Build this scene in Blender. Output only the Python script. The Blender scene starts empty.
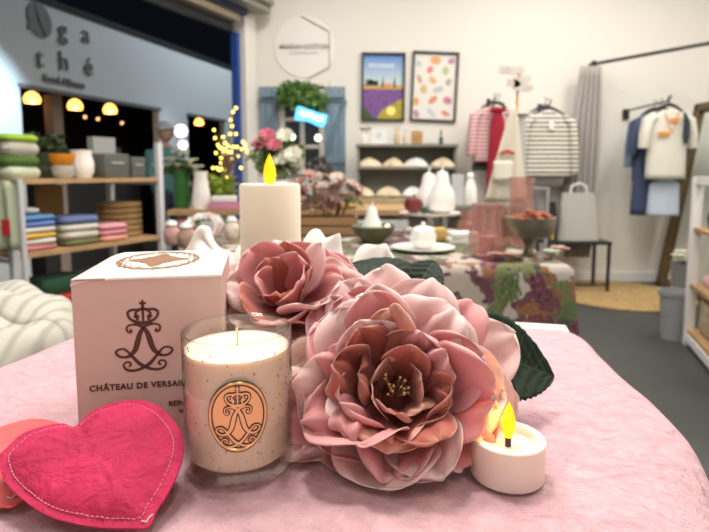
import bpy, math, random
from mathutils import Vector, Matrix, noise, Euler
from math import sin, cos, pi, radians as R, sqrt, atan2, exp
random.seed(7)
S = bpy.context.scene
COL = S.collection
# ------------------------------------------------------------------ camera
F = 535.0; PITCH = R(6); CY = 228.0; TZ = 0.90; CZ = TZ + 0.2182
cam = bpy.data.cameras.new('camera'); camo = bpy.data.objects.new('camera', cam); COL.objects.link(camo)
camo.location = (0, 0, CZ); camo.rotation_euler = (pi/2 - PITCH, 0, 0)
cam.sensor_width = 36; cam.lens = F/709*36; cam.shift_y = (CY-266)/709; cam.clip_start = 0.02; cam.clip_end = 100
cam.dof.use_dof = True; cam.dof.focus_distance = 0.372; cam.dof.aperture_fstop = 9.5
S.camera = camo
def ray(px, py):
    u = (px-354.5)/F; v = -(py-CY)/F
    return Vector((u, cos(PITCH)+v*sin(PITCH), -sin(PITCH)+v*cos(PITCH)))
def at(px, py, y=None, z=None):
    d = ray(px, py)
    t = y/d.y if y is not None else (z-CZ)/d.z
    return Vector((0, 0, CZ)) + d*t
def zat(py, y): return at(354.5, py, y=y).z
def on_plane(px, py, p0, n):
    d = ray(px, py); o = Vector((0, 0, CZ))
    return o + d*((p0-o).dot(n)/d.dot(n))
# ------------------------------------------------------------------ materials
def mat(name, col, rough=.6, metal=0, bump=0, bscale=60, var=0, vscale=8, col2=None, trans=0, emit=None, estr=0, sheen=0, coat=0, sss=0, alpha=1):
    m = bpy.data.materials.new(name); m.use_nodes = True
    nt = m.node_tree; b = nt.nodes['Principled BSDF']; N = nt.nodes; L = nt.links
    b.inputs['Base Color'].default_value = (*col, 1); b.inputs['Roughness'].default_value = rough
    b.inputs['Metallic'].default_value = metal; b.inputs['Sheen Weight'].default_value = sheen
    b.inputs['Coat Weight'].default_value = coat; b.inputs['Transmission Weight'].default_value = trans
    b.inputs['Alpha'].default_value = alpha
    if sss:
        b.inputs['Subsurface Weight'].default_value = sss; b.inputs['Subsurface Radius'].default_value = (1, .6, .45); b.inputs['Subsurface Scale'].default_value = .008
    if emit: b.inputs['Emission Color'].default_value = (*emit, 1); b.inputs['Emission Strength'].default_value = estr
    tc = N.new('ShaderNodeTexCoord')
    if var or col2:
        n = N.new('ShaderNodeTexNoise'); n.inputs['Scale'].default_value = vscale; n.inputs['Detail'].default_value = 5
        L.new(tc.outputs['Object'], n.inputs['Vector'])
        r = N.new('ShaderNodeValToRGB'); r.color_ramp.elements[0].position = .35; r.color_ramp.elements[1].position = .65
        c2 = col2 or tuple(c*(1-var) for c in col)
        r.color_ramp.elements[0].color = (*c2, 1); r.color_ramp.elements[1].color = (*col, 1)
        L.new(n.outputs['Fac'], r.inputs['Fac']); L.new(r.outputs['Color'], b.inputs['Base Color'])
    if bump:
        n = N.new('ShaderNodeTexNoise'); n.inputs['Scale'].default_value = bscale; n.inputs['Detail'].default_value = 6
        L.new(tc.outputs['Object'], n.inputs['Vector'])
        bp = N.new('ShaderNodeBump'); bp.inputs['Strength'].default_value = bump; bp.inputs['Distance'].default_value = .2/bscale
        L.new(n.outputs['Fac'], bp.inputs['Height']); L.new(bp.outputs['Normal'], b.inputs['Normal'])
    return m
def stripes(name, c1, c2, period, duty=.5, axis='Z', rough=.9):
    m = mat(name, c1, rough); nt = m.node_tree; N = nt.nodes; L = nt.links; b = N['Principled BSDF']
    tc = [n for n in N if n.type == 'TEX_COORD'][0]
    sp = N.new('ShaderNodeSeparateXYZ'); L.new(tc.outputs['Object'], sp.inputs[0])
    a = N.new('ShaderNodeMath'); a.operation = 'DIVIDE'; a.inputs[1].default_value = period; L.new(sp.outputs[axis], a.inputs[0])
    f = N.new('ShaderNodeMath'); f.operation = 'FRACT'; L.new(a.outputs[0], f.inputs[0])
    g = N.new('ShaderNodeMath'); g.operation = 'GREATER_THAN'; g.inputs[1].default_value = duty; L.new(f.outputs[0], g.inputs[0])
    mx = N.new('ShaderNodeMix'); mx.data_type = 'RGBA'; mx.inputs[6].default_value = (*c1, 1); mx.inputs[7].default_value = (*c2, 1)
    L.new(g.outputs[0], mx.inputs[0]); L.new(mx.outputs[2], b.inputs['Base Color'])
    return m
def print_mat(name, cols, scale=6, rough=.85, dist=.30):
    m = mat(name, cols[0], rough); nt = m.node_tree; N = nt.nodes; L = nt.links; b = N['Principled BSDF']
    tc = [n for n in N if n.type == 'TEX_COORD'][0]
    n = N.new('ShaderNodeTexNoise'); n.inputs['Scale'].default_value = scale*.6; n.inputs['Detail'].default_value = 4
    L.new(tc.outputs['Object'], n.inputs['Vector'])
    mp = N.new('ShaderNodeMix'); mp.data_type = 'RGBA'; mp.blend_type = 'ADD'; mp.inputs[0].default_value = dist
    L.new(tc.outputs['Object'], mp.inputs[6]); L.new(n.outputs['Color'], mp.inputs[7])
    v = N.new('ShaderNodeTexVoronoi'); v.inputs['Scale'].default_value = scale; L.new(mp.outputs[2], v.inputs['Vector'])
    r = N.new('ShaderNodeValToRGB'); r.color_ramp.interpolation = 'CONSTANT'
    while len(r.color_ramp.elements) < len(cols): r.color_ramp.elements.new(.5)
    for i, c in enumerate(cols):
        r.color_ramp.elements[i].position = i/len(cols); r.color_ramp.elements[i].color = (*c, 1)
    sp = N.new('ShaderNodeSeparateColor'); L.new(v.outputs['Color'], sp.inputs[0]); L.new(sp.outputs[0], r.inputs['Fac'])
    # frond striping inside the patches
    w = N.new('ShaderNodeTexWave'); w.inputs['Scale'].default_value = scale*2.6; w.inputs['Distortion'].default_value = 1.5; L.new(mp.outputs[2], w.inputs['Vector'])
    mx = N.new('ShaderNodeMix'); mx.data_type = 'RGBA'; mx.inputs[7].default_value = (*cols[0], 1); L.new(r.outputs['Color'], mx.inputs[6])
    g = N.new('ShaderNodeMath'); g.operation = 'GREATER_THAN'; g.inputs[1].default_value = .975; L.new(w.outputs['Fac'], g.inputs[0]); L.new(g.outputs[0], mx.inputs[0])
    L.new(mx.outputs[2], b.inputs['Base Color'])
    return m
def vcol_mat(name, rough=.55, trans=.25, bump=.15):
    m = bpy.data.materials.new(name); m.use_nodes = True; nt = m.node_tree; N = nt.nodes; L = nt.links; b = N['Principled BSDF']
    a = N.new('ShaderNodeVertexColor'); a.layer_name = 'Col'
    L.new(a.outputs['Color'], b.inputs['Base Color']); b.inputs['Roughness'].default_value = rough; b.inputs['Sheen Weight'].default_value = .25
    t = N.new('ShaderNodeBsdfTranslucent'); L.new(a.outputs['Color'], t.inputs['Color'])
    mx = N.new('ShaderNodeMixShader'); mx.inputs[0].default_value = trans
    L.new(b.outputs[0], mx.inputs[1]); L.new(t.outputs[0], mx.inputs[2]); L.new(mx.outputs[0], N['Material Output'].inputs[0])
    tc = N.new('ShaderNodeTexCoord'); n = N.new('ShaderNodeTexNoise'); n.inputs['Scale'].default_value = 260; n.inputs['Detail'].default_value = 3
    L.new(tc.outputs['Object'], n.inputs['Vector']); bp = N.new('ShaderNodeBump'); bp.inputs['Strength'].default_value = bump; bp.inputs['Distance'].default_value = .0006
    L.new(n.outputs['Fac'], bp.inputs['Height']); L.new(bp.outputs['Normal'], b.inputs['Normal'])
    return m
def glass_mat(name, tint=(1, 1, 1), ior=1.45, rough=.02, dens=1.0):
    m = bpy.data.materials.new(name); m.use_nodes = True; nt = m.node_tree; N = nt.nodes; L = nt.links
    N.remove(N['Principled BSDF'])
    t = N.new('ShaderNodeBsdfTransparent'); t.inputs[0].default_value = (*tint, 1)
    g = N.new('ShaderNodeBsdfGlossy'); g.inputs['Roughness'].default_value = rough
    lw = N.new('ShaderNodeLayerWeight'); lw.inputs[0].default_value = .5
    f = N.new('ShaderNodeMath'); f.operation = 'POWER'; f.inputs[1].default_value = 4.0; L.new(lw.outputs['Facing'], f.inputs[0])
    mul = N.new('ShaderNodeMath'); mul.operation = 'MULTIPLY_ADD'; mul.use_clamp = True; mul.inputs[1].default_value = .75*dens; mul.inputs[2].default_value = .04*dens; L.new(f.outputs[0], mul.inputs[0])
    mx = N.new('ShaderNodeMixShader'); L.new(mul.outputs[0], mx.inputs[0]); L.new(t.outputs[0], mx.inputs[1]); L.new(g.outputs[0], mx.inputs[2])
    L.new(mx.outputs[0], N['Material Output'].inputs[0])
    return m
def emis(name, col, s):
    m = mat(name, col, .5, emit=col, estr=s); return m
# ------------------------------------------------------------------ mesh builder
class MB:
    def __init__(s): s.v = []; s.f = []; s.c = []
    def add(s, vs, fs, M=None, cols=None):
        o = len(s.v)
        for p in vs:
            p = Vector(p); s.v.append(M @ p if M else p)
        s.f += [tuple(i+o for i in f) for f in fs]
        s.c += cols if cols else [(1, 1, 1)]*len(vs)
        return s
    def box(s, c, d, M=None, bev=0):
        x, y, z = d[0]/2, d[1]/2, d[2]/2; c = Vector(c)
        if bev <= 0:
            vs = [c+Vector((i*x, j*y, k*z)) for k in (-1, 1) for j in (-1, 1) for i in (-1, 1)]
            fs = [(0, 2, 3, 1), (4, 5, 7, 6), (0, 1, 5, 4), (2, 6, 7, 3), (0, 4, 6, 2), (1, 3, 7, 5)]
            return s.add(vs, fs, M)
        b = min(bev, x*.9, y*.9, z*.9); seg = 4; rings = []
        def ring(ix, iy, zz):
            r = []
            for q, (sx, sy) in enumerate(((1, 1), (-1, 1), (-1, -1), (1, -1))):
                for k in range(seg+1):
                    a = (q + k/seg)*pi/2
                    r.append(c+Vector((sx*(x-b)+ix*cos(a), sy*(y-b)+iy*sin(a), zz)))
            return r
        prof = [(b*cos(a), -z+b-b*sin(a)) for a in [pi/2*(1-k/3) for k in range(4)]] + [(b*cos(a), z-b+b*sin(a)) for a in [pi/2*k/3 for k in range(4)]]
        for w, zz in prof: rings.append(ring(w, w, zz))
        return s.loft(rings, True, True, M)
    def loft(s, rings, cap0=False, cap1=False, M=None, cols=None):
        n = len(rings[0]); vs = [p for r in rings for p in r]; fs = []
        for i in range(len(rings)-1):
            for j in range(n):
                a = i*n+j; b = i*n+(j+1) % n
                fs.append((a, b, b+n, a+n))
        if cap0: fs.append(tuple(range(n-1, -1, -1)))
        if cap1: fs.append(tuple((len(rings)-1)*n+j for j in range(n)))
        return s.add(vs, fs, M, cols)
    def lathe(s, prof, c=(0, 0, 0), n=32, M=None, cap0=True, cap1=True, rib=0, ribn=10):
        rings = []
        for r, z in prof:
            rings.append([Vector((c[0]+(r*(1+rib*cos(ribn*a)))*cos(a), c[1]+(r*(1+rib*cos(ribn*a)))*sin(a), c[2]+z)) for a in [2*pi*k/n for k in range(n)]])
        return s.loft(rings, cap0, cap1, M)
    def ball(s, c, r, n=12, m=8, M=None, sq=(1, 1, 1)):
        prof = [(max(1e-5, r*sin(pi*k/m)), -r*cos(pi*k/m)) for k in range(m+1)]
        rings = [[Vector((c[0]+q*cos(a)*sq[0], c[1]+q*sin(a)*sq[1], c[2]+z*sq[2])) for a in [2*pi*k/n for k in range(n)]] for q, z in prof]
        return s.loft(rings, True, True, M)
    def tube(s, pts, rad, n=8, closed=False, M=None, flat=1):
        pts = [Vector(p) for p in pts]; rings = []; N = len(pts)
        if not hasattr(rad, '__len__'): rad = [rad]*N
        up = None
        for i, p in enumerate(pts):
            if closed: t = pts[(i+1) % N]-pts[i-1]
            else: t = pts[min(i+1, N-1)]-pts[max(i-1, 0)]
            t = t.normalized() if t.length > 1e-9 else Vector((0, 0, 1))
            if up is None: up = Vector((0, 0, 1)) if abs(t.z) < .9 else Vector((1, 0, 0))
            a = (up - t*up.dot(t)); a = a.normalized() if a.length > 1e-6 else t.orthogonal().normalized(); up = a
            b = t.cross(a)
            rings.append([p+(a*cos(k*2*pi/n)*rad[i]*flat+b*sin(k*2*pi/n)*rad[i]) for k in range(n)])
        if closed: rings.append(rings[0])
        return s.loft(rings, not closed, not closed, M)
    def grid(s, fn, nu, nv, M=None, colfn=None):
        vs = []; cols = []
        for j in range(nv+1):
            for i in range(nu+1):
                vs.append(fn(i/nu, j/nv))
                cols.append(colfn(i/nu, j/nv) if colfn else (1, 1, 1))
        fs = [(j*(nu+1)+i, j*(nu+1)+i+1, (j+1)*(nu+1)+i+1, (j+1)*(nu+1)+i) for j in range(nv) for i in range(nu)]
        return s.add(vs, fs, M, cols)
    def build(s, name, m, parent=None, loc=None, rz=0, smooth=True, solid=0, vcol=False, angle=None, sub=0):
        me = bpy.data.meshes.new(name); me.from_pydata([tuple(p) for p in s.v], [], s.f); me.materials.append(m)
        if vcol:
            at_ = me.color_attributes.new('Col', 'FLOAT_COLOR', 'POINT')
            for i, c in enumerate(s.c): at_.data[i].color = (*c, 1)
        if smooth:
            me.polygons.foreach_set('use_smooth', [True]*len(me.polygons))
            try: me.set_sharp_from_angle(angle=R(angle or 40))
            except Exception: pass
        me.update()
        o = bpy.data.objects.new(name, me); COL.objects.link(o)
        if parent: o.parent = parent
        if loc is not None: o.location = loc
        o.rotation_euler.z = rz
        if solid:
            md = o.modifiers.new('solid', 'SOLIDIFY'); md.thickness = solid; md.offset = 0
        if sub:
            md = o.modifiers.new('sub', 'SUBSURF'); md.levels = sub; md.render_levels = sub
        return o
def tag(o, label, cat, group=None, kind=None):
    if label: o['label'] = label
    if cat: o['category'] = cat
    if group: o['group'] = group
    if kind: o['kind'] = kind
    return o
def thing(name, label, cat, loc=(0, 0, 0), rz=0, group=None):
    o = bpy.data.objects.new(name, None); COL.objects.link(o); o.location = loc; o.rotation_euler = (0, 0, rz)
    o.empty_display_size = .05
    return tag(o, label, cat, group)
def struct(name, mb, m, **k):
    o = mb.build(name, m, **k); o['kind'] = 'structure'; return o
def copy_tree(o, parent=None):
    c = o.copy(); COL.objects.link(c)
    if parent: c.parent = parent
    for ch in list(o.children): copy_tree(ch, c)
    return c
def text(body, size, m, parent, M, name='lettering', extrude=.0004, spacing=1.0, align='CENTER', bold=0):
    cu = bpy.data.curves.new('t', 'FONT'); cu.body = body; cu.size = size; cu.align_x = align; cu.align_y = 'CENTER'; cu.extrude = extrude; cu.space_character = spacing; cu.offset = bold
    cu.resolution_u = 4
    to = bpy.data.objects.new('t', cu); COL.objects.link(to)
    dg = bpy.context.evaluated_depsgraph_get(); me = bpy.data.meshes.new_from_object(to.evaluated_get(dg)); me.name = name
    bpy.data.objects.remove(to); me.transform(M); me.materials.clear(); me.materials.append(m)
    o = bpy.data.objects.new(name, me); COL.objects.link(o); o.parent = parent
    return o
FACE = Matrix.Rotation(pi/2, 4, 'X')      # text standing up, facing -Y
def frame(o, ex, ey, ez):
    M = Matrix.Identity(4)
    for i, e in enumerate((ex, ey, ez)):
        for j in range(3): M[j][i] = e[j]
    for j in range(3): M[j][3] = o[j]
    return M
def smooth_poly(pts, n=6, closed=False):
    pts = [Vector((*p, 0)) if len(p) == 2 else Vector(p) for p in pts]; out = []; N = len(pts)
    rng = range(N) if closed else range(N-1)
    for i in rng:
        if closed: p0, p1, p2, p3 = pts[i-1], pts[i], pts[(i+1) % N], pts[(i+2) % N]
        else: p0, p1, p2, p3 = pts[max(i-1, 0)], pts[i], pts[i+1], pts[min(i+2, N-1)]
        for k in range(n):
            t = k/n
            out.append(.5*((2*p1)+(-p0+p2)*t+(2*p0-5*p1+4*p2-p3)*t*t+(-p0+3*p1-3*p2+p3)*t**3))
    if not closed: out.append(pts[-1])
    return out
# ------------------------------------------------------------------ shared materials
M_wall = mat('painted_wall', (.80, .775, .72), .85, bump=.05, bscale=30)
M_ceil = mat('ceiling_board', (.36, .35, .32), .9)
M_conc = mat('concrete', (.062, .062, .057), .6, var=.4, vscale=1.5, bump=.2, bscale=20, col2=(.045, .047, .043))
M_white = mat('white_ceramic', (.86, .84, .80), .22, coat=.3)
M_whitep = mat('white_paint', (.84, .83, .81), .45)
M_black = mat('black_metal', (.02, .02, .022), .45, metal=.2)
M_wood = mat('pale_wood', (.50, .31, .15), .6, var=.25, vscale=12)
M_tan = mat('tan_wood', (.55, .38, .20), .65, var=.2, vscale=15)
M_wicker = mat('wicker', (.42, .26, .10), .8, bump=1, bscale=90, var=.4, vscale=60)
M_grey = mat('grey_wood', (.24, .235, .20), .7, var=.12, vscale=10)
M_cream = mat('cream_laminate', (.88, .83, .68), .4)
M_pot = mat('brown_twig', (.20, .13, .07), .85)
M_leaf = mat('green_leaves', (.08, .20, .045), .6, var=.5, vscale=40)
M_cloth_w = mat('white_cotton', (.84, .82, .78), .9, bump=.25, bscale=90, sheen=.2)
# ------------------------------------------------------------------ room shell
BY = 5.4
cor = Vector((-1.085, BY, 0)); wd = Vector((sin(R(25)), cos(R(25)), 0)); RX = 3.5
CH = 3.7
mb = MB().box((0, 3, -.05), (22, 22, .1)); struct('floor', mb, M_conc)
mb = MB().box(((cor.x+RX)/2+.02, BY+.06, CH/2), (RX-cor.x+.1, .12, CH)); struct('wall_back', mb, M_wall)
mb = MB().box((RX+.06, 1.7, CH/2), (.12, 7.5, CH)); struct('wall_right', mb, M_wall)
mb = MB().box((0.2, -2.1, CH/2), (7.2, .12, CH)); struct('wall_front', mb, M_wall)
mb = MB().add([(-5.2, -2.2, CH), (RX+.15, -2.2, CH), (RX+.15, BY+.15, CH), (cor.x-.1, BY+.15, CH), (-5.2, -2.2, CH+.1), (RX+.15, -2.2, CH+.1), (RX+.15, BY+.15, CH+.1), (cor.x-.1, BY+.15, CH+.1)],
              [(0, 3, 2, 1), (4, 5, 6, 7), (0, 1, 5, 4), (1, 2, 6, 5), (2, 3, 7, 6), (3, 0, 4, 7)]); struct('ceiling', mb, M_ceil)
# left wall: pier beside the corner and header over the roller door opening
rzL = atan2(-wd.y, -wd.x)
L = Matrix.Translation(cor) @ Matrix.Rotation(rzL, 4, 'Z')     # local x runs from the corner towards the viewer
mb = MB(); mb.box((.085, .07, CH/2), (.17, .14, CH), L); mb.box((4.3, .07, 3.16), (8.1, .14, 1.08), L); struct('wall_left', mb, M_wall)
door = thing('roller_door_frame', 'roller shutter housing and blue guide post around the open doorway', 'doorway', (0, 0, 0))
M_blue = mat('blue_paint', (.02, .07, .32), .4)
mb = MB().box((.20, .05, 1.21), (.045, .07, 2.42), L); mb.build('guide_post', M_blue, door, smooth=False)
mb = MB().box((4.2, .04, 2.46), (7.9, .05, .08), L); mb.build('guide_rail', M_black, door, smooth=False)
mb = MB().box((4.2, .10, 2.53), (7.9, .10, .06), L); mb.build('lintel_beam', mat('beige_steel', (.45, .38, .28), .5), door, smooth=False)
mb = MB(); mb.box((4.15, .17, 2.585), (7.9, .06, .05), L); mb.build('lower_seal', mat('dark_blue_seal', (.02, .03, .09), .5), door, smooth=False)
mb = MB()
for k in range(5): mb.box((4.02, .24+.012*k+.02*(k % 2), 2.64+.06*k), (8.0, .18+.02*(k % 2), .058), L)
mb.build('shutter_roll', mat('grey_steel', (.33, .31, .27), .45, metal=.3), door, smooth=False)
# skirting
mb = MB().box(((cor.x+RX)/2, BY-.01, .05), (RX-cor.x-.06, .02, .10)); struct('baseboard_back', mb, M_whitep)
# corner switch box
sw = MB().box((0, 0, 0), (.05, .02, .09), None, .006)
p = at(251, 68, y=BY-.012); tag(sw.build('door_sensor', mat('beige_plastic', (.55, .5, .42), .5), loc=p), 'small beige sensor box on the white wall near the roller door', 'sensor')
# ------------------------------------------------------------------ outside: the white building
BO = Vector((-1.99, 9.0, 0)); bd = Vector((sin(R(17)), cos(R(17)), 0)); bn = Vector((cos(R(17)), -sin(R(17)), 0))
def bs(px, py):
    d = ray(px, py); o = Vector((0, 0, CZ)); p = o+d*((BO-o).dot(bn)/d.dot(bn)); return (p-BO).dot(bd), p.z
bld = thing('shop_building', 'long white shopfront seen through the open roller door, with letters on its fascia', 'building', BO, R(73))
M_bw = mat('cool_white_render', (.74, .75, .76), .8)
top = 2.77; s0 = bs(20, 90)[0]; s1 = bs(158, 100)[0]; s2 = bs(187, 100)[0]; s3 = bs(224, 110)[0]; zo = bs(20, 84)[1]
mb = MB(); TH = .09
mb.box(((s0-7)/2, TH/2, top/2), (7+s0, TH, top))
mb.box(((s0+s3)/2, TH/2, (zo+top)/2), (s3-s0, TH, top-zo))
mb.box(((s1+s2)/2, TH/2, zo/2), (s2-s1, TH, zo)); mb.box(((s3+5)/2, TH/2, top/2), (5-s3, TH, top))
mb.build('wall', M_bw, bld, smooth=False)
mb = MB().box((-1, 2.68, top+.03), (12, 5.4, .06)); mb.build('roof', mat('roof_sheet', (.006, .010, .010), .8), bld, smooth=False)
M_dark = mat('dark_interior', (.035, .028, .025), .8)
mb = MB().box((-1, 2.8, 1.35), (11.8, .1, 2.7)); mb.build('back_panel', M_dark, bld, smooth=False)
mb = MB().box(((s0+s1)/2, .0, zo-.015), (s1-s0+.04, .06, .04)); mb.box(((s3+s2)/2, .0, zo-.015), (s3-s2+.03, .06, .04)); mb.build('shutter_track', mat('track_grey', (.20, .20, .20), .4), bld, smooth=False)
sp_ = (on_plane(54, 120, BO-bn*.35, bn)-BO).dot(bd); mb = MB().box((sp_, .35, zo/2), (.13, .12, zo)); mb.build('column', mat('beige_column', (.45, .36, .28), .7), bld, smooth=False)
sa, sb = bs(62, 150)[0], bs(158, 150)[0]
mb = MB().box(((sa+sb)/2, .5, .55), (sb-sa, .4, 1.1)); mb.build('counter', mat('dark_counter', (.05, .045, .04), .5), bld, smooth=False)
# letters
M_let = mat('grey_letters', (.20, .19, .19), .6)
def blet(ch, px, py, size, **k):
    s, z = bs(px, py); return text(ch, size, M_let, bld, Matrix.Translation((s, -.012, z)) @ FACE, extrude=.008, **k)
for ch, px, py in (('g', 62, 30), ('a', 85, 34.5), ('t', 39, 58), ('h', 63, 62), ('é', 88, 67)): blet(ch, px, py, .27)
blet('Food Alliance', 64, 82, .095, bold=.003)
s, z = bs(39, 20); mb = MB()
rings = []
for zz in (0, -.012):
    rings.append([Vector((s+.135*cos(a)-.02*sin(a)-(.05*exp(-((a-3.75)/.13)**2)), zz-.002, z+.165*sin(a)-(.02*exp(-((a-3.75)/.13)**2)))) for a in [2*pi*k/48 for k in range(48)]])
mb.loft(rings, True, True); mb.build('leaf_emblem', M_let, bld)
mb = MB().tube([(s-.05, -.016, z+.13), (s+.0, -.016, z), (s+.06, -.016, z-.14)], [.004, .014, .010], 6); mb.build('emblem_vein', mat('pale_vein', (.3, .32, .34), .6), bld)
# pendant lamps of the shop
M_lamp = emis('lamp_glow_orange', (1.0, .42, .08), 5); M_bulbhot = emis('bulb_hot', (1.0, .85, .55), 18)
def btow(px, py, depth):
    p = on_plane(px, py, BO-bn*depth, bn); return p
for i, (px, py, r, lab) in enumerate(((32, 98, .085, 'glowing orange pendant lamp nearest the left pier of the shopfront'), (75, 105, .085, 'glowing orange pendant lamp in the middle of the shop window'), (110, 109, .085, 'glowing orange pendant lamp at the right of the main shop opening'), (199, 122, .075, 'glowing orange pendant lamp in the farther narrow shop opening'))):
    p = btow(px, py, .55); t = thing('pendant_lamp', lab, 'lamp', p, 0, 'pendant lamps in the shopfront')
    MB().lathe([(.02, r*.8), (r*.7, r*.5), (r, -.1*r), (r*.9, -.6*r), (r*.85, -.6*r), (r*.92, -.1*r), (r*.62, r*.42), (.015, r*.7)], n=20, cap0=False, cap1=False).build('lamp_shade', M_lamp, t)
    MB().ball((0, 0, -.1*r), r*.5).build('bulb', M_bulbhot, t)
    MB().tube([(0, 0, r*.7), (0, 0, top-p.z+.0)], .006, 5).build('cord', M_black, t)
M_small = emis('small_bulb_glow', (1, .55, .25), 2.5)
for i, (px, py, lab) in enumerate(((85, 117, 'small warm bulb hanging left of the shop menu board'), (98, 119, 'small warm bulb hanging between two orange pendants'), (122, 123, 'small warm bulb hanging right of the last orange pendant'), (50, 111, 'small warm bulb hanging beside the beige column'))):
    p = btow(px, py, 1.2); t = thing('hanging_bulb', lab, 'bulb', p, 0, 'small bulbs inside the shop')
    MB().ball((0, 0, 0), .022).build('globe', M_small, t); MB().tube([(0, 0, .03), (0, 0, top-p.z)], .004, 5).build('cord', M_black, t)
M_glow = emis('white_lantern_glow', (.95, 1, 1), 3); M_pg = emis('pink_lantern_glow', (1, .75, .85), 3)
for px, py, r, m, lab in ((181, 131, .085, M_glow, 'round glowing white lantern beside the far shop opening'), (183, 145, .06, M_pg, 'small glowing pink lantern under the white one')):
    p = at(px, py, y=7.2 if r > .07 else 6.8); t = thing('lantern', lab, 'lantern', (p.x, p.y, 0))
    MB().ball((0, 0, p.z), r).build('globe', m, t); MB().tube([(.0, 0, 0), (0, 0, p.z-r)], .012, 6).build('pole', M_black, t); MB().lathe([(.09, 0), (.09, .02), (.01, .03)], n=16).build('foot', M_black, t)
# menu board on the counter
t = thing('menu_board', 'pale printed menu board standing inside the dark shop', 'board', on_plane(112, 150, BO-bn*.5, bn)*1, R(73))
t.location.z = 1.10
MB().box((0, .05, .17), (.42, .02, .34)).build('panel', mat('grey_board', (.30, .31, .32), .6), t, smooth=False)
MB().box((-.06, .036, .18), (.10, .006, .26)).box((.10, .036, .25), (.14, .006, .05)).box((.10, .036, .13), (.14, .006, .09)).build('printed_sheets', mat('board_print', (.55, .55, .55), .6), t, smooth=False)
# ------------------------------------------------------------------ person outside
def person(loc, rz):
    t = thing('person', 'person in a teal shirt and pale cap standing outside beyond the shelf', 'person', loc, rz)
    me = bpy.data.meshes.new('body')
    pts = [(0, 0, .95), (0, 0, 1.15), (0, .01, 1.38), (0, 0, 1.50), (0, -.02, 1.56), (.17, 0, 1.42), (.23, -.02, 1.16), (.20, -.16, 1.02), (-.17, 0, 1.42), (-.23, -.02, 1.16), (-.20, -.18, 1.04), (.09, 0, .88), (.11, -.02, .48), (.11, .03, .08), (.11, -.10, .04), (-.09, 0, .88), (-.11, -.02, .48), (-.11, .03, .08), (-.11, -.10, .04)]
    ed = [(0, 1), (1, 2), (2, 3), (3, 4), (2, 5), (5, 6), (6, 7), (2, 8), (8, 9), (9, 10), (0, 11), (11, 12), (12, 13), (13, 14), (0, 15), (15, 16), (16, 17), (17, 18)]
    rr = [.15, .15, .15, .06, .055, .06, .045, .032, .06, .045, .032, .09, .065, .045, .04, .09, .065, .045, .04]
    me.from_pydata(pts, ed, []); o = bpy.data.objects.new('body', me); COL.objects.link(o)
    md = o.modifiers.new('skin', 'SKIN'); sv = me.skin_vertices[0].data
    for i, q in enumerate(rr): sv[i].radius = (q*1.05, q*.8)
    sv[0].use_root = True
    o.modifiers.new('s', 'SUBSURF').levels = 2; o.modifiers['s'].render_levels = 2
    dg = bpy.context.evaluated_depsgraph_get(); m2 = bpy.data.meshes.new_from_object(o.evaluated_get(dg)); bpy.data.objects.remove(o)
    skin = mat('skin', (.55, .33, .24), .6); shirt = mat('teal_shirt', (.10, .24, .24), .85, bump=.3, bscale=15); trou = mat('dark_trousers', (.04, .05, .08), .85)
    m2.materials.clear()
    for mm in (skin, shirt, trou): m2.materials.append(mm)
    for pl in m2.polygons:
        c = pl.center; pl.use_smooth = True
        pl.material_index = 2 if c.z < .98 and abs(c.y) < .14 and c.z > .08 and (abs(c.x) < .19) else (1 if (c.z < 1.48 and c.z > 1.14) or (abs(c.x) < .17 and .9 < c.z < 1.48) else 0)
    # head as part of the same body mesh
    import bmesh
    bm = bmesh.new(); bm.from_mesh(m2)
    M = Matrix.Translation((0, -.02, 1.66)) @ Matrix.Diagonal((.075, .095, .115, 1))
    r = bmesh.ops.create_uvsphere(bm, u_segments=20, v_segments=14, radius=1, matrix=M)
    for v in r['verts']:
        l = v.co-Vector((0, -.02, 1.66))
        if l.z < -.04: v.co.x *= .85
        if abs(l.x) < .018 and -.035 < l.z < .01 and l.y < -.06: v.co.y -= .02
    for sx in (-1, 1): bmesh.ops.create_uvsphere(bm, u_segments=8, v_segments=6, radius=1, matrix=Matrix.Translation((sx*.076, -.01, 1.66)) @ Matrix.Diagonal((.01, .02, .03, 1)))
    bm.to_mesh(m2); bm.free()
    for pl in m2.polygons: pl.use_smooth = True
    o = bpy.data.objects.new('body', m2); COL.objects.link(o); o.parent = t
    MB().ball((0, .0, 1.72), .095, 20, 10, sq=(.9, 1.1, .85)).lathe([(.08, 0), (.12, -.008), (.12, .0), (.08, .012)], (0, -.03, 1.70), 20).build('cap', mat('pale_cap', (.5, .54, .54), .8), t)
    return t
pp = at(165, 150, y=5.9)
person((pp.x, pp.y, 0), R(60)).scale = (1, 1, .93)
# ------------------------------------------------------------------ sign, window, pictures on the back wall
FY = BY-.004
M_txt = mat('grey_print', (.25, .24, .23), .7)
p = at(304, 47, y=FY); t = thing('round_wall_sign', 'round white wall sign with half a grey hexagon and shop lettering', 'sign', p)
rr = .295
MB().lathe([(rr, -.012), (rr, .0), (rr-.004, .004)], n=64, M=Matrix.Rotation(pi/2, 4, 'X')).build('disc', mat('sign_white', (.86, .83, .80), .5), t)
hx = [(-.02, .29*1.0), (.255, .145), (.255, -.185), (.04, -.30)]
mb = MB()
for a, b in zip(hx[:-1], hx[1:]):
    A, B_ = Vector((a[0], -.016, a[1])), Vector((b[0], -.016, b[1])); mb.tube([A, B_], .008, 4)
mb.build('hexagon_line', mat('sign_grey', (.66, .63, .60), .6), t)
text('MAISON COTTON', .058, M_txt, t, Matrix.Translation((.005, -.016, -.0)) @ FACE, bold=.001)
text("LINGE DE MAISON & DECO", .024, M_txt, t, Matrix.Translation((.0, -.016, -.06)) @ FACE)
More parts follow.
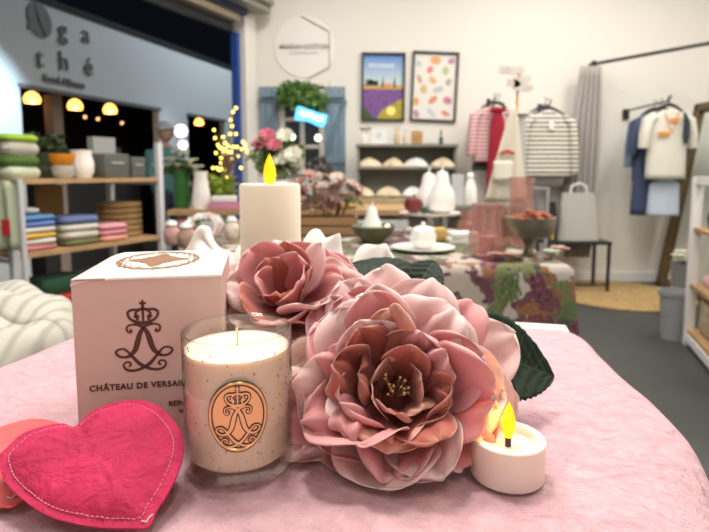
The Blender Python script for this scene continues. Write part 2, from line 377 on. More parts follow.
# window with shutters
zt, zb = zat(87, BY), zat(172, BY)
xa, xb = at(283, 120, y=BY).x, at(322, 120, y=BY).x
t = thing('window_1', None, None, ((xa+xb)/2, FY, zb)); t['kind'] = 'structure'
W = xb-xa; H = zt-zb
mb = MB()
for x in (-W/2, W/2): mb.box((x, -.02, H/2), (.05, .05, H))
for z in (0, H): mb.box((0, -.02, z), (W+.05, .05, .05))
mb.box((0, -.02, H/2), (.045, .035, H)); mb.box((0, -.02, H*.62), (W, .035, .035)); mb.box((0, -.02, H*.3), (W, .035, .035))
mb.build('window_frame', mat('window_frame_cream', (.62, .57, .50), .5), t, smooth=False)
MB().box((0, -.008, H/2), (W, .012, H)).build('pane', mat('dark_glass', (.012, .02, .03), .1), t, smooth=False)
M_sh = mat('blue_grey_shutter', (.20, .29, .37), .6, var=.15, vscale=6)
def shutter(px0, px1, lab, bracex):
    x0, x1 = at(px0, 120, y=FY).x, at(px1, 120, y=FY).x; w = x1-x0
    t = thing('window_shutter', lab, 'shutter', ((x0+x1)/2, FY-.005, zb), 0, 'blue shutters on the back wall')
    mb = MB(); n = 3
    for k in range(n): mb.box((-w/2+w*(k+.5)/n, -.015, H/2), (w/n-.004, .025, H), None, .004)
    mb.build('boards', M_sh, t)
    mb = MB().box((0, -.036, H*.86), (w, .018, .06)).box((0, -.036, H*.14), (w, .018, .06))
    mb.tube([(-w/2*bracex, -.036, H*.16), (w/2*bracex, -.036, H*.84)], .022, 4); mb.build('brace', M_sh, t, smooth=False)
    MB().tube([(-w*.4, -.052, H*.86), (w*.4, -.052, H*.86)], .009, 6).build('hinge_strap', mat('dark_iron', (.05, .07, .09), .5), t)
shutter(260, 278, 'left blue-grey wooden shutter beside the mock window', 1); shutter(325, 345.5, 'right blue-grey wooden shutter beside the mock window', 1)
# leaf clumps
def leafclump(name, label, cat, loc, ext, n, size, m, group=None, seed=1, drop=0, parent=None):
    rnd = random.Random(seed); mb = MB()
    for i in range(n):
        while True:
            q = Vector((rnd.uniform(-1, 1), rnd.uniform(-1, 1), rnd.uniform(-1, 1)))
            if q.length < 1: break
        c = Vector((q.x*ext[0], q.y*ext[1], q.z*ext[2]))
        if drop and q.x > .4: c.z -= drop*(q.x-.4)*abs(rnd.random())
        s = size*rnd.uniform(.6, 1.3); M = Matrix.Translation(c) @ Euler((rnd.uniform(-1.3, 1.3), rnd.uniform(-1.3, 1.3), rnd.uniform(0, 6.28))).to_matrix().to_4x4()
        mb.add([(0, 0, 0), (.35*s, .4*s, .06*s), (0, s, .0), (-.35*s, .4*s, .06*s), (0, .45*s, -.03*s)], [(0, 1, 4), (1, 2, 4), (2, 3, 4), (3, 0, 4)], M)
    o = mb.build(name, m, parent, loc=loc, smooth=False)
    if label: tag(o, label, cat, group)
    return o
p = at(301, 95, y=BY-.13); leafclump('ivy_garland', 'bushy green ivy garland hanging over the mock window', 'plant', p, (.26, .10, .13), 900, .055, mat('ivy_leaves', (.20, .38, .09), .6, var=.5, vscale=30), drop=.35, seed=3)
# neon plate
p = at(311, 117, y=5.12); t = thing('neon_sign', 'small glowing pale blue neon plate in front of the mock window', 'sign', p); t.rotation_euler = (0, R(13), 0)
ol = [(-.14, .07), (-.06, .065), (0, .06), (.08, .05), (.14, .055), (.15, .0), (.14, -.055), (.09, -.07), (.02, -.055), (-.05, -.05), (-.10, -.06), (-.14, -.055), (-.15, 0)]
o2 = smooth_poly(ol, 4, True); MB().loft([[Vector((q.x, y, q.y)) for q in o2] for y in (0, -.012)], True, True).build('plate', emis('neon_blue', (.12, .55, 1.0), 1.2), t)
sq = smooth_poly([(-.11, .0), (-.09, .03), (-.07, -.01), (-.05, .03), (-.02, .0), (.0, .03), (.02, -.01), (.05, .02), (.07, -.02), (.10, .02), (.115, -.01)], 5)
MB().tube([(q.x, -.018, q.y) for q in sq], .006, 6).build('neon_tube', emis('neon_white', (.7, .95, 1), 5), t)
MB().tube([(-.10, 0, .065), (-.10, .0, .32)], .002, 5).tube([(.10, 0, .05), (.10, 0, .36)], .002, 5).build('hanging_wire', M_black, t)
# pictures
def picture(px0, px1, py0, py1, lab, tilt, art):
    a = at(px0, py0, y=FY); b = at(px1, py1, y=FY); w = b.x-a.x; h = a.z-b.z
    t = thing('framed_picture', lab, 'picture', ((a.x+b.x)/2, FY, b.z), 0, 'framed pictures on the back wall'); t.rotation_euler = (0, tilt, 0)
    mb = MB(); f = .018
    for x in (-w/2+f/2, w/2-f/2): mb.box((x, -.015, h/2), (f, .028, h))
    for z in (f/2, h-f/2): mb.box((0, -.015, z), (w, .028, f))
    mb.build('frame', M_black, t, smooth=False); art(t, w-2*f, h-2*f, f); return t
def flat(t, name, pts, m, y): 
    MB().loft([[Vector((q[0], yy, q[1])) for q in pts] for yy in (y, y-.0008)], True, True).build(name, m, t, smooth=False)
def art1(t, w, h, f):
    def r(x0, x1, z0, z1): return [(x0*w, f+z0*h), (x1*w, f+z0*h), (x1*w, f+z1*h), (x0*w, f+z1*h)]
    m = mat('poster_sky', (.10, .25, .62), .4); nt = m.node_tree
    g = nt.nodes.new('ShaderNodeTexNoise'); g.inputs['Scale'].default_value = 5; rp = nt.nodes.new('ShaderNodeValToRGB')
    tc = [n for n in nt.nodes if n.type == 'TEX_COORD'][0]; sp = nt.nodes.new('ShaderNodeSeparateXYZ'); nt.links.new(tc.outputs['Object'], sp.inputs[0])
    mr = nt.nodes.new('ShaderNodeMapRange'); mr.inputs[1].default_value = f+.58*h; mr.inputs[2].default_value = f+h; nt.links.new(sp.outputs['Z'], mr.inputs[0]); nt.links.new(mr.outputs[0], rp.inputs[0])
    rp.color_ramp.elements[0].color = (.55, .68, .72, 1); rp.color_ramp.elements[1].color = (.08, .22, .60, 1); nt.links.new(rp.outputs[0], nt.nodes['Principled BSDF'].inputs['Base Color'])
    flat(t, 'poster', r(-.5, .5, 0, 1), m, -.004)
    flat(t, 'field', r(-.5, .5, 0, .48), mat('poster_lavender', (.24, .10, .36), .5, var=.5, vscale=40), -.005)
    flat(t, 'wheat_strip', r(-.5, .5, .47, .53), mat('poster_wheat', (.65, .38, .08), .5), -.006)
    flat(t, 'tree_line', r(-.5, -.12, .52, .60)+[(-.3*w, f+.62*h)], mat('poster_trees', (.03, .07, .04), .5), -.007)
    flat(t, 'cypress', [(-.05*w, f+.5*h), (.02*w, f+.5*h), (-.0*w, f+.68*h)], mat('poster_trees', (.03, .07, .04), .5), -.0075); flat(t, 'cypress', [(.25*w, f+.5*h), (.33*w, f+.5*h), (.29*w, f+.68*h)], mat('poster_trees', (.03, .07, .04), .5), -.0075)
    flat(t, 'farmhouse', r(.05, .22, .49, .56), mat('poster_house', (.75, .30, .08), .5), -.008)
    flat(t, 'sunflower_patch', [(-.15*w, f), (.5*w, f), (.5*w, f+.33*h), (.2*w, f+.22*h), (-.02*w, f+.14*h)], mat('poster_yellow', (.50, .42, .04), .5, var=.3, vscale=30), -.007)
    flat(t, 'corner_shrub', [(-.5*w, f), (-.2*w, f), (-.38*w, f+.13*h), (-.5*w, f+.2*h)], mat('poster_shrub', (.04, .09, .03), .5), -.008)
    flat(t, 'sunflower', [(.21*w+.045*cos(a), f+.13*h+.045*sin(a)) for a in [k*pi/8 for k in range(16)]], mat('poster_sun', (1.0, .85, .25), .5), -.009)
    text('PROVENCE', .05, mat('poster_white', (.8, .85, .9), .5), t, Matrix.Translation((-.02, -.006, f+.83*h)) @ FACE, bold=.001)
def art2(t, w, h, f):
    flat(t, 'poster', [(-w/2, f), (w/2, f), (w/2, f+h), (-w/2, f+h)], mat('poster_cream', (.78, .75, .70), .5), -.004)
    cs = [(.75, .32, .03), (.45, .18, .35), (.55, .58, .62), (.75, .15, .12), (.40, .55, .20), (.60, .25, .15), (.75, .38, .10), (.35, .35, .38), (.65, .42, .08), (.50, .50, .55), (.72, .20, .08), (.60, .10, .25)]
    sp = [(0, .9, .10, .065), (.38, .9, .07, .05), (-.4, .84, .05, .06), (-.12, .76, .07, .05), (.25, .75, .08, .055), (-.36, .61, .08, .035), (-.05, .6, .08, .05), (.33, .58, .05, .06), (-.25, .46, .06, .07), (.10, .46, .10, .05), (-.02, .30, .09, .05), (.33, .30, .07, .075), (-.42, .27, .07, .05), (-.40, .08, .07, .05), (-.05, .11, .10, .04), (.3, .1, .08, .04)]
    for i, (x, z, a, b) in enumerate(sp):
        m = mat('print_shell', cs[i % len(cs)], .5, col2=tuple(min(1, c*.5+.3) for c in cs[i % len(cs)]), vscale=40)
        ang = i*1.3*.3
        a *= 1.35; b *= 1.35
        pts = [(x*w+a*w*cos(q)*cos(ang)-b*h*.7*sin(q)*sin(ang), f+z*h+a*w*cos(q)*sin(ang)+b*h*.7*sin(q)*cos(ang)) for q in [k*pi/8 for k in range(16)]]
        pts = [(max(-w/2, min(w/2, q[0])), max(f, min(f+h, q[1]))) for q in pts]
        flat(t, 'printed_motif', pts, m, -.005)
picture(361, 404, 53, 121, 'black-framed poster of a lavender field under a blue sky', R(.6), art1)
picture(410.5, 455, 52, 121.5, 'black-framed poster with rows of small coloured motifs on white', R(2.2), art2)
# ------------------------------------------------------------------ grey hutch on a wooden desk
t = thing('wooden_desk', 'light wood desk with dark drawer under the grey hutch', 'desk', (.50, 5.05, 0))
dz = .87
MB().box((0, 0, dz-.02), (1.12, .62, .04)).build('desktop', M_tan, t, smooth=False)
MB().box((0, -.02, dz-.11), (1.04, .54, .14)).build('drawer_case', mat('dark_drawer', (.02, .02, .02), .5), t, smooth=False)
for x in (-.5, .5):
    for y in (-.27, .27): MB().box((x, y, (dz-.18)/2), (.05, .05, dz-.18)).build('leg', M_tan, t, smooth=False)
a = at(357, 145, y=5.1); b = at(456, 145, y=5.1); hz = a.z-dz; hw = b.x-a.x
t = thing('hutch_shelf', 'dark grey open hutch with two shelves standing on the wooden desk', 'shelf', ((a.x+b.x)/2, 5.14, dz))
mb = MB(); mb.box((0, .11, hz/2), (hw, .02, hz)); mb.build('back_panel', M_grey, t, smooth=False)
for x in (-hw/2+.012, hw/2-.012): MB().box((x, 0, hz/2), (.024, .22, hz)).build('side_panel', M_grey, t, smooth=False)
s1z = zat(167, 5.0)-dz
for z in (.02, s1z, hz): MB().box((0, -.01, z-.008), (hw+.02, .25, .024)).build('shelf_board', M_grey, t, smooth=False)
# pouches of shells on the shelves
M_p = [mat('white_pouch', (.80, .79, .77), .8), mat('cream_pouch', (.78, .68, .48), .8), mat('beige_pouch', (.72, .60, .42), .8)]
def pouch(px, py, y, w, h, m, lab):
    p = at(px, py, y=y); rnd = random.Random(px)
    ph = [rnd.uniform(0, 6) for _ in range(3)]
    def fn(u, v):
        a = 2*pi*u; r = (1-v)**.6 if v > .001 else 1
        r = (1-v**2)**.5 if v < 1 else 0
        k = 1+.14*sin(3*a+ph[0])+.10*sin(7*a+ph[1])
        return (w/2*r**1.5*k*cos(a), .07*r**1.5*k*sin(a), h*v*(1+.30*sin(5*a+ph[2])))
    MBo = MB().grid(fn, 28, 8); return MBo, p
for row, (py, y, items) in enumerate(((166, 5.08, ((370, 1), (394, 2), (417, 0), (443, 2))), (191.5, 5.06, ((363, 1), (389, 2), (412, 0))))):
    for k, (px, mi) in enumerate(items):
        mb, p = pouch(px, py, y, .215, .068, M_p[mi], '')
        p.z = dz+(s1z+.004 if row == 0 else .024)
        nm = ['leftmost', 'second from left', 'third from left', 'rightmost'][k] if row == 0 else ['leftmost', 'middle', 'rightmost'][k]
        tag(mb.build('gathered_pouch', M_p[mi], loc=p), f'{["white", "cream", "beige"][mi] if mi != 1 else "cream"} gathered cloth bundle, {nm} on the {"upper" if row == 0 else "lower"} shelf of the grey hutch', 'pouch', 'cloth bundles on the grey hutch')
# on top of the hutch
tz = dz+hz+.004
def bloom(mb, c, r, seed, n=9, M=None, layers=3):
    rnd = random.Random(seed)
    for l in range(layers):
        nn = n-l*2; rad = r*(1-.27*l)
        for k in range(nn):
            az = 2*pi*k/nn+l*.5+rnd.uniform(-.15, .15); th = .55+.55*(1-l/layers)+rnd.uniform(-.1, .1)
            def fn(u, v):
                uu = (u-.5)*2; w = rad*.42*(sin(pi*min(1, .15+.75*v))); rr = rad*v*sin(th*(.4+.6*v)); zz = rad*v*cos(th*(.4+.6*v))+.12*rad*uu*uu
                return (c[0]+rr*cos(az)-w*uu*sin(az), c[1]+rr*sin(az)+w*uu*cos(az), c[2]+zz-.3*rad)
            mb.grid(fn, 4, 4, M)
    return mb
M_pinkf = mat('pink_bloom', (.82, .20, .28), .7, var=.4, vscale=50); M_rosef = mat('rose_bloom', (.72, .45, .42), .7, var=.3, vscale=50)
M_whitef = mat('white_bloom', (.80, .80, .66), .7, var=.15, vscale=50)
def hat(px, y): return at(px, 140, y=y).x
x = hat(365, 5.12); tag(MB().box((0, 0, .05), (.07, .07, .10), None, .01).build('small_pot', M_white, loc=(x, 5.12, tz)), 'small white pot on the left end of the grey hutch', 'pot')
t = thing('small_bouquet', 'small pink flowers in the white pot on the hutch', 'flowers', (x, 5.12, tz+.10)); bloom(MB(), (-.02, 0, .04), .045, 1).build('bloom', M_pinkf, t); bloom(MB(), (.03, 0, .045), .04, 2).build('bloom', M_rosef, t); MB().tube([(0, 0, .0), (.02, 0, .04)], .004, 5).build('stem', M_leaf, t)
t = thing('white_card', 'square white printed card standing on the grey hutch', 'card', (hat(379, 5.14), 5.14, tz)); MB().box((0, 0, .075), (.15, .012, .15)).build('panel', M_whitep, t, smooth=False); MB().lathe([(.03, 0), (.03, .002)], (0, 0, 0), 20, M=Matrix.Translation((0, -.007, .09)) @ Matrix.Rotation(pi/2, 4, 'X')).build('printed_motif', mat('pale_print', (.6, .68, .72), .6), t)
def bird(px, y, h, lab, m):
    t = thing('wooden_figurine', lab, 'figurine', (hat(px, y), y, tz)); MB().lathe([(.026, 0), (.032, .03*h/.1), (.026, .07*h/.1), (.012, h*.85), (.004, h)], n=16).build('body', m, t)
    for s in (-1, 1): MB().tube([(s*.008, 0, h*.9), (s*.014, 0, h*1.15), (s*.02, 0, h*1.3)], [.006, .008, .003], 6).build('ear', m, t)
bird(397, 5.10, .13, 'left cream rabbit-eared figurine on the grey hutch', mat('pale_straw', (.62, .48, .30), .8)); bird(406, 5.10, .12, 'right cream rabbit-eared figurine on the grey hutch', mat('cream_straw', (.68, .6, .48), .8))
tag(MB().box((0, 0, .065), (.10, .07, .13), None, .012).build('wooden_block', mat('orange_wood', (.55, .32, .12), .7, var=.3, vscale=20), loc=(hat(417, 5.12), 5.12, tz)), 'orange-brown wooden block beside the rabbit figurines', 'block')
t = thing('small_bottle', 'small dark green bottle on the right end of the hutch', 'bottle', (hat(441, 5.12), 5.12, tz)); MB().lathe([(.02, 0), (.022, .06), (.008, .08), (.008, .12), (.01, .125)], n=14).build('body', mat('dark_green', (.04, .08, .06), .3), t); MB().lathe([(.009, .125), (.009, .14)], n=10).build('cork', M_tan, t)
tag(MB().lathe([(.045, 0), (.055, .012), (.05, .012), (.04, .006)], n=20).build('small_dish', mat('pale_stone', (.6, .58, .5), .6), loc=(hat(430, 5.12), 5.12, tz)), 'tiny pale dish next to the green bottle', 'dish')
# ------------------------------------------------------------------ clothes
def ering(cx, cy, z, rx, ry, n=24, wav=0, ph=0): return [Vector((cx+rx*(1+wav*sin(5*a+ph))*cos(a), cy+ry*(1+2.5*wav*sin(7*a+ph))*sin(a), z)) for a in [2*pi*k/n for k in range(n)]]
def garment(name, lab, cat, px, pyt, y, w, h, m, sleeve=None, flare=1.0, group=None, inner=None, hangcol=None, depth=.06, hook=True, shw=.30):
    p = at(px, pyt, y=y); t = thing(name, lab, cat, p, 0, group); mb = MB()
    rings = [ering(0, 0, -.0, .055, .035), ering(0, 0, -.02, .08, .04)]
    nn = 12
    for k in range(nn+1):
        q = k/nn; ww = (w/2)*(1+(flare-1)*q) if k > 0 else w/2*.72
        rings.append(ering(0, 0, -.045-(h-.045)*q, ww*(.93+.07*min(1, q*6)), depth*(.7+.5*q), wav=.03*q, ph=q))
    mb.loft(rings, False, False); mb.build('torso', m, t, solid=.004)
    if sleeve:
        for s in (-1, 1):
            mb = MB().tube([(s*w*.34, 0, -.055), (s*w*.52, 0, -.09), (s*(w*.60), -.01, -.09-sleeve*.5), (s*(w*.63), -.01, -.07-sleeve)], [.05, .065, .06, .05], 14, flat=.8); mb.build('sleeve', m, t)
    if hook:
        mb = MB().tube([(-w*.36, 0, -.012), (-.05, 0, .035), (0, 0, .05), (.05, 0, .035), (w*.36, 0, -.012)], [.008, .014, .016, .014, .008], 8)
        mb.tube([(0, 0, .05), (0, 0, .09), (.018, 0, .105), (.012, 0, .125), (-.01, 0, .12)], .004, 6); mb.build('hanger', M_black, t)
    return t
def peg(px, py, y, lab):
    p = at(px, py, y=y); t = thing('wall_hook', lab, 'hook', (p.x, BY, p.z), 0, 'black hooks on the back wall')
    MB().box((0, -.008, 0), (.04, .016, .07), None, .005).build('plate', M_black, t); MB().tube([(0, -.01, .0), (0, -.1, -.01), (0, -(BY-y)-.012, .0), (0, -(BY-y)-.018, .025)], .006, 6).build('arm', M_black, t)
M_pst = stripes('pink_stripes', (.80, .68, .66), (.55, .10, .14), .036, .55)
M_red = mat('crimson_cloth', (.33, .01, .03), .85, bump=.3, bscale=12); M_bst = stripes('charcoal_stripes', (.80, .77, .66), (.06, .055, .05), .042, .60)
g = garment('striped_blouse', 'pink and white striped blouse hanging open on the back wall', 'blouse', 494, 107, 5.15, .34, .52, M_pst, sleeve=.38, flare=1.1)
garment('crimson_dress', 'long crimson dress hanging in front of the pink striped blouse', 'dress', 498, 108, 5.04, .12, .95, M_red, flare=1.7, depth=.025)
garment('dark_skirt', 'dark grey skirt hem showing below the pink striped blouse', 'skirt', 484, 158, 5.2, .22, .12, mat('dark_skirt', (.05, .05, .05), .9), hook=False)
g = garment('striped_sweater', 'cream sweater with thin charcoal stripes and a paper tag on the wall', 'sweater', 549, 113, 5.12, .40, .60, M_bst, sleeve=.50, flare=1.12)
MB().box((0, -.078, -.12), (.045, .002, .075)).tube([(0, -.05, -.02), (0, -.077, -.09)], .001, 4).build('price_tag', M_whitep, g, smooth=False)
garment('white_undershirt', 'plain white top hanging behind the charcoal striped sweater', 'top', 545, 111, 5.28, .40, .72, M_cloth_w, flare=1.0, depth=.04)
peg(495, 99, 5.15, 'black wall hook holding the pink striped blouse'); peg(549.5, 104, 5.12, 'black wall hook holding the charcoal striped sweater')
M_navy = mat('navy_cloth', (.05, .07, .14), .9); M_denim = mat('denim', (.22, .30, .42), .9, var=.3, vscale=20); M_lden = mat('light_denim', (.45, .52, .62), .9)
g = garment('white_tee', 'white t-shirt with an orange ribbon necklace hanging by the mirror', 'shirt', 669, 110, 4.75, .34, .60, mat('ivory_jersey', (.66, .64, .56), .9), sleeve=.26, flare=1.02)
MB().tube([(-.06, -.05, -.02), (-.03, -.064, -.12), (0, -.068, -.20), (.03, -.064, -.12), (.06, -.05, -.02)], .005, 6).box((-.07, -.066, -.21), (.10, .008, .035)).box((.02, -.064, -.09), (.08, .008, .025)).build('ribbon', mat('orange_ribbon', (.70, .28, .03), .6), g)
MB().tube([(.10, -.066, -.03), (.12, -.075, -.12), (.115, -.078, -.22), (.12, -.075, -.30)], [.015, .04, .045, .02], 10, flat=.4).build('scarf', mat('charcoal_scarf', (.04, .05, .07), .9), g)
garment('navy_dress', 'dark navy dress hanging behind the white t-shirt', 'dress', 660, 113, 4.90, .38, .92, M_navy, sleeve=.3, flare=1.15)
garment('denim_shirt', 'blue denim shirt half hidden left of the white t-shirt', 'shirt', 654, 114, 5.05, .34, .62, M_denim, sleeve=.42, flare=1.0)
garment('denim_skirt', 'pale blue denim skirt below the white t-shirt', 'skirt', 665, 175, 4.78, .26, .36, M_lden, flare=1.1, hook=False, depth=.05)
# clothes arm
p = at(663, 104, y=4.75); t = thing('clothes_arm', 'black wall arm holding the hangers by the mirror', 'clothes rail', (p.x, BY, p.z-.02))
MB().box((0, -.01, 0), (.06, .02, .1)).build('plate', M_black, t, smooth=False); MB().tube([(0, -.01, .03), (0, -.4, .035), (0, -.72, .035), (0, -.74, .07)], .009, 8).build('arm', M_black, t)
# signpost & apron
p = at(513, 130, y=4.6); t = thing('wooden_signpost', 'pale wooden post with small arrow signs behind the cream apron', 'signpost', (p.x, 4.6, 0))
zt_ = zat(66, 4.6); MB().tube([(0, 0, 0), (.01, 0, zt_*.5), (.035, 0, zt_)], .011, 8).build('pole', mat('golden_stick', (.60, .36, .12), .6), t)
MB().lathe([(.14, 0), (.14, .02), (.02, .03)], n=24).build('base', M_tan, t)
M_dw = mat('driftwood', (.62, .56, .48), .8, var=.2, vscale=20)
for dx, py, w, a in ((-.06, 71, .22, .06), (.03, 80, .15, -.12), (.04, 88, .17, .10), (-.04, 84, .12, .15)):
    z = zat(py, 4.6); MB().add([(-w/2, -.02, -.03), (w/2-.03, -.02, -.03), (w/2, -.02, 0), (w/2-.03, -.02, .03), (-w/2, -.02, .03), (-w/2, -.035, -.03), (w/2-.03, -.035, -.03), (w/2, -.035, 0), (w/2-.03, -.035, .03), (-w/2, -.035, .03)], [(4, 3, 2, 1, 0), (5, 6, 7, 8, 9), (0, 1, 6, 5), (1, 2, 7, 6), (2, 3, 8, 7), (3, 4, 9, 8), (4, 0, 5, 9)], Matrix.Translation((dx+.03, 0, z)) @ Matrix.Rotation(a, 4, 'Y')).build('arrow_board', M_dw, t, smooth=False)
# apron hanging from the post
a0 = at(514, 105, y=4.5); mb = MB()
def fn(u, v):
    w = .02+.36*v**.9; x = (u-.62)*w; return (x, -.03*sin(9*u+2*v)*v-.012, -.80*v)
mb.grid(fn, 26, 16); t = thing('cream_apron', 'cream apron with a red tie hanging from the wooden signpost', 'apron', a0); mb.build('panel', mat('cream_linen', (.66, .61, .50), .9, bump=.4, bscale=20), t, solid=.004)
MB().tube([(-.12, -.05, -.40), (-.06, -.055, -.38), (.0, -.055, -.40)], [.012, .018, .012], 6).build('tie', mat('rust_red', (.45, .07, .03), .8), t)
MB().grid(lambda u, v: (-.17+.16*u, -.055-.01*sin(3*u), -.46-.16*v), 6, 6).build('pocket', mat('cream_pocket', (.72, .68, .58), .9), t, solid=.003)
garment('grey_striped_scarf', 'narrow grey striped scarf hanging beside the cream apron', 'scarf', 522, 112, 4.75, .07, .62, stripes('grey_stripes', (.3, .3, .3), (.6, .58, .55), .03), hook=False, flare=1.6, depth=.02)
# ------------------------------------------------------------------ changing corner: rail and curtain
ra = at(594, 64, y=5.30); rb_ = at(728, 42, y=4.35)
rb_.z = ra.z
t = thing('curtain_rail', 'dark curved metal curtain rail in the changing corner', 'rail', (0, 0, 0))
pts = [ra+Vector((0, .1, 0)), ra, ra.lerp(rb_, .3)+Vector((.03, .03, .01)), ra.lerp(rb_, .65)+Vector((.03, .03, .01)), rb_]
MB().tube(smooth_poly(pts, 5), .017, 10).build('rail', mat('gunmetal', (.12, .11, .10), .4, metal=.6), t)
MB().ball(ra, .035).build('end_knob', M_black, t)
MB().box((rb_.x+.0, rb_.y, (rb_.z+CH)/2), (.01, .01, CH-rb_.z)).build('ceiling_rod', M_black, t, smooth=False)
ca = at(588, 66, y=5.22); zb_ = zat(196, 5.2); mb = MB()
def fn(u, v):
    w = .20+.10*sin(pi*min(1, v*.9)); x = (u-.5)*w+.03-.06*v
    return (x, .05*sin(u*2*pi*5+.6*sin(4*v))*(.4+.6*v), -(ca.z-.28)*v)
mb.grid(fn, 90, 20); tag(mb.build('curtain', mat('pale_grey_curtain', (.47, .44, .42), .9), loc=ca, solid=.003), 'pale grey-mauve curtain gathered at the end of the dark rail', 'curtain')
# ------------------------------------------------------------------ bench, bag, rug
t = thing('black_bench', 'low black metal bench standing on the round jute rug', 'bench', (2.06, 5.02, .016)); bz = .45
MB().box((0, 0, bz), (.60, .34, .03), None, .006).build('seat', M_black, t)
for x in (-.28, .28):
    for y in (-.15, .15): MB().box((x, y, bz/2-.007), (.025, .025, bz-.015)).build('leg', M_black, t, smooth=False)
MB().box((0, -.15, .06), (.54, .015, .015)).build('stretcher', M_black, t, smooth=False)
def bag(t, w, h, d, m):
    rings = []
    for k in range(13):
        q = k/12; rings.append([Vector((w/2*(1-.28*q)*(1+.04*sin(3*a+5*q))*(abs(cos(a))**.6)*(1 if cos(a) > 0 else -1), d/2*(1-.75*q)*(abs(sin(a))**.6)*(1 if sin(a) > 0 else -1), h*q)) for a in [2*pi*j/24 for j in range(24)]])
    return MB().loft(rings, True, True).build('bag_body', m, t)
t = thing('grey_tote_bag', 'soft grey tote bag standing on the black bench', 'bag', (2.10, 5.02, bz+.033)); bag(t, .42, .44, .2, mat('grey_felt', (.42, .41, .38), .9, bump=.3, bscale=10))
MB().tube([(-.08, 0, .43), (-.07, 0, .50), (0, 0, .53), (.07, 0, .50), (.08, 0, .43)], .01, 8).build('handle', M_cloth_w, t)
t = thing('black_handbag', 'black handbag with yellow trim leaning left of the grey tote', 'bag', (1.83, 4.98, bz+.033)); bag(t, .13, .36, .12, M_black).rotation_euler = (0, 0, 0)
MB().box((0, -.065, .06), (.03, .006, .10)).build('trim', mat('yellow_trim', (.5, .4, .05), .6), t, smooth=False)
mb = MB().lathe([(.60, 0), (.605, .006), (.60, .014), (.05, .015)], n=72); M_jute = mat('jute', (.50, .33, .14), .95, bump=1, bscale=70, var=.35, vscale=40)
tag(mb.build('jute_rug', M_jute, loc=(2.42, 4.79, .001)), 'round golden jute rug on the dark floor by the wall', 'rug')
# ------------------------------------------------------------------ leaning mirror
mb0 = Vector((3.02, 5.22, 0)); 
t = thing('leaning_mirror', 'tall bronze-framed mirror leaning against the right wall', 'mirror', (3.02, 4.80, .0)); t.rotation_euler = (0, R(9), 0)
mw, mh = .85, 1.78; f = .085; mb = MB()
for y in (-mw/2+f/2, mw/2-f/2): mb.box((0, y, mh/2), (.085, f, mh), None, .012)
for z in (f/2, mh-f/2): mb.box((0, 0, z), (.085, mw, f), None, .012)
mb.build('frame', mat('bronze_frame', (.16, .10, .045), .5, metal=.3, var=.3, vscale=20), t); MB().box((.0, 0, mh/2), (.012, mw-2*f, mh-2*f)).build('mirror_glass', mat('mirror', (.8, .85, .8), .03, metal=1), t, smooth=False)
# ------------------------------------------------------------------ right white shelf
A = Vector((2.165, 3.38, 0)); dr = Vector((-.33, -.944, 0)).normalized(); rzS = atan2(dr.y, dr.x)
t = thing('white_shelf_unit', 'white framed shelving unit with wooden boards at the right edge', 'shelf', A, rzS)
SL, SD, SH = .95, .40, 1.085   # local x towards viewer, local y to the right
for x in (0, SL):
    for y in (0, SD): MB().box((x, y, SH/2), (.055, .055, SH), None, .004).build('post', M_whitep, t)
for z in (.06, SH-.02):
    for y in (0, SD): MB().box((SL/2, y, z), (SL, .045, .05)).build('rail', M_whitep, t, smooth=False)
    for x in (0, SL): MB().box((x, SD/2, z), (.045, SD, .05)).build('rail', M_whitep, t, smooth=False)
SZ = (.10, .40, .76)
for z in SZ: MB().box((SL/2-.0, SD/2, z), (SL-.02, SD+.03, .022)).build('shelf_board', M_wood, t, smooth=False)
TS = Matrix.Translation(A) @ Matrix.Rotation(rzS, 4, 'Z')
def onS(x, y, z): return TS @ Vector((x, y, z))
M_wov = mat('brown_weave', (.42, .24, .09), .85, bump=1, bscale=50, col2=(.70, .62, .50), vscale=45)
def basket(loc, r, h, lab, m=M_wov, group='woven baskets on the white shelf', ribbed=True):
    t = thing('woven_basket', lab, 'basket', loc, 0, group)
    MB().lathe([(r*.85, 0), (r*.95, h*.3), (r, h*.7), (r*.98, h), (r*.9, h), (r*.9, h*.3), (r*.8, .01)], n=28, cap1=True).build('basket_body', m, t); MB().lathe([(r*.88, h), (r*.94, h+.012), (r*1.0, h)], n=28, cap0=False, cap1=False).build('rim', m, t)
def sqbasket(loc, lab):
    t = thing('woven_basket', lab, 'basket', loc, rzS, 'woven baskets on the white shelf')
    MB().box((0, 0, .115), (.34, .33, .23), None, .03).build('basket_body', M_wov, t); MB().tube([(.15*i, .145*j, .235) for i, j in ((-1, -1), (1, -1), (1, 1), (-1, 1))], .014, 8, True).build('rim', M_wicker, t)
sqbasket(onS(.23, .2, .112), 'square brown and white woven basket, farther on the lowest board of the white shelf'); sqbasket(onS(.64, .2, .112), 'square brown and white woven basket, nearer on the lowest board of the white shelf')
def folded(loc, w, d, h, m, lab, rz=0, group=None, cat='folded cloth', name='folded_cloth', seed=0):
    rnd = random.Random(seed*7+1); mb = MB(); rings = []
    for k in range(9):
        q = k/8; e = sin(pi*q); b = .006+.012*e
        rings.append([Vector((x*(w/2-.02+b)+rnd.uniform(-.002, .002), y*(d/2-.02+b), h*q)) for x, y in [(max(-1, min(1, 1.25*cos(a))), max(-1, min(1, 1.25*sin(a)))) for a in [2*pi*j/28 for j in range(28)]]])
    mb.loft(rings, True, True); return tag(mb.build(name, m, loc=loc, rz=rz+rnd.uniform(-.10, .10)), lab, cat, group)
M_pinkc = mat('pink_cotton', (.78, .48, .50), .9, bump=.3, bscale=30)
folded(onS(.18, .17, .412), .26, .26, .07, M_pinkc, 'pink folded cloth on the middle board of the white shelf', rzS)
folded(onS(.55, .2, .412), .26, .26, .10, M_navy, 'dark folded cloth on the middle board of the white shelf', rzS)
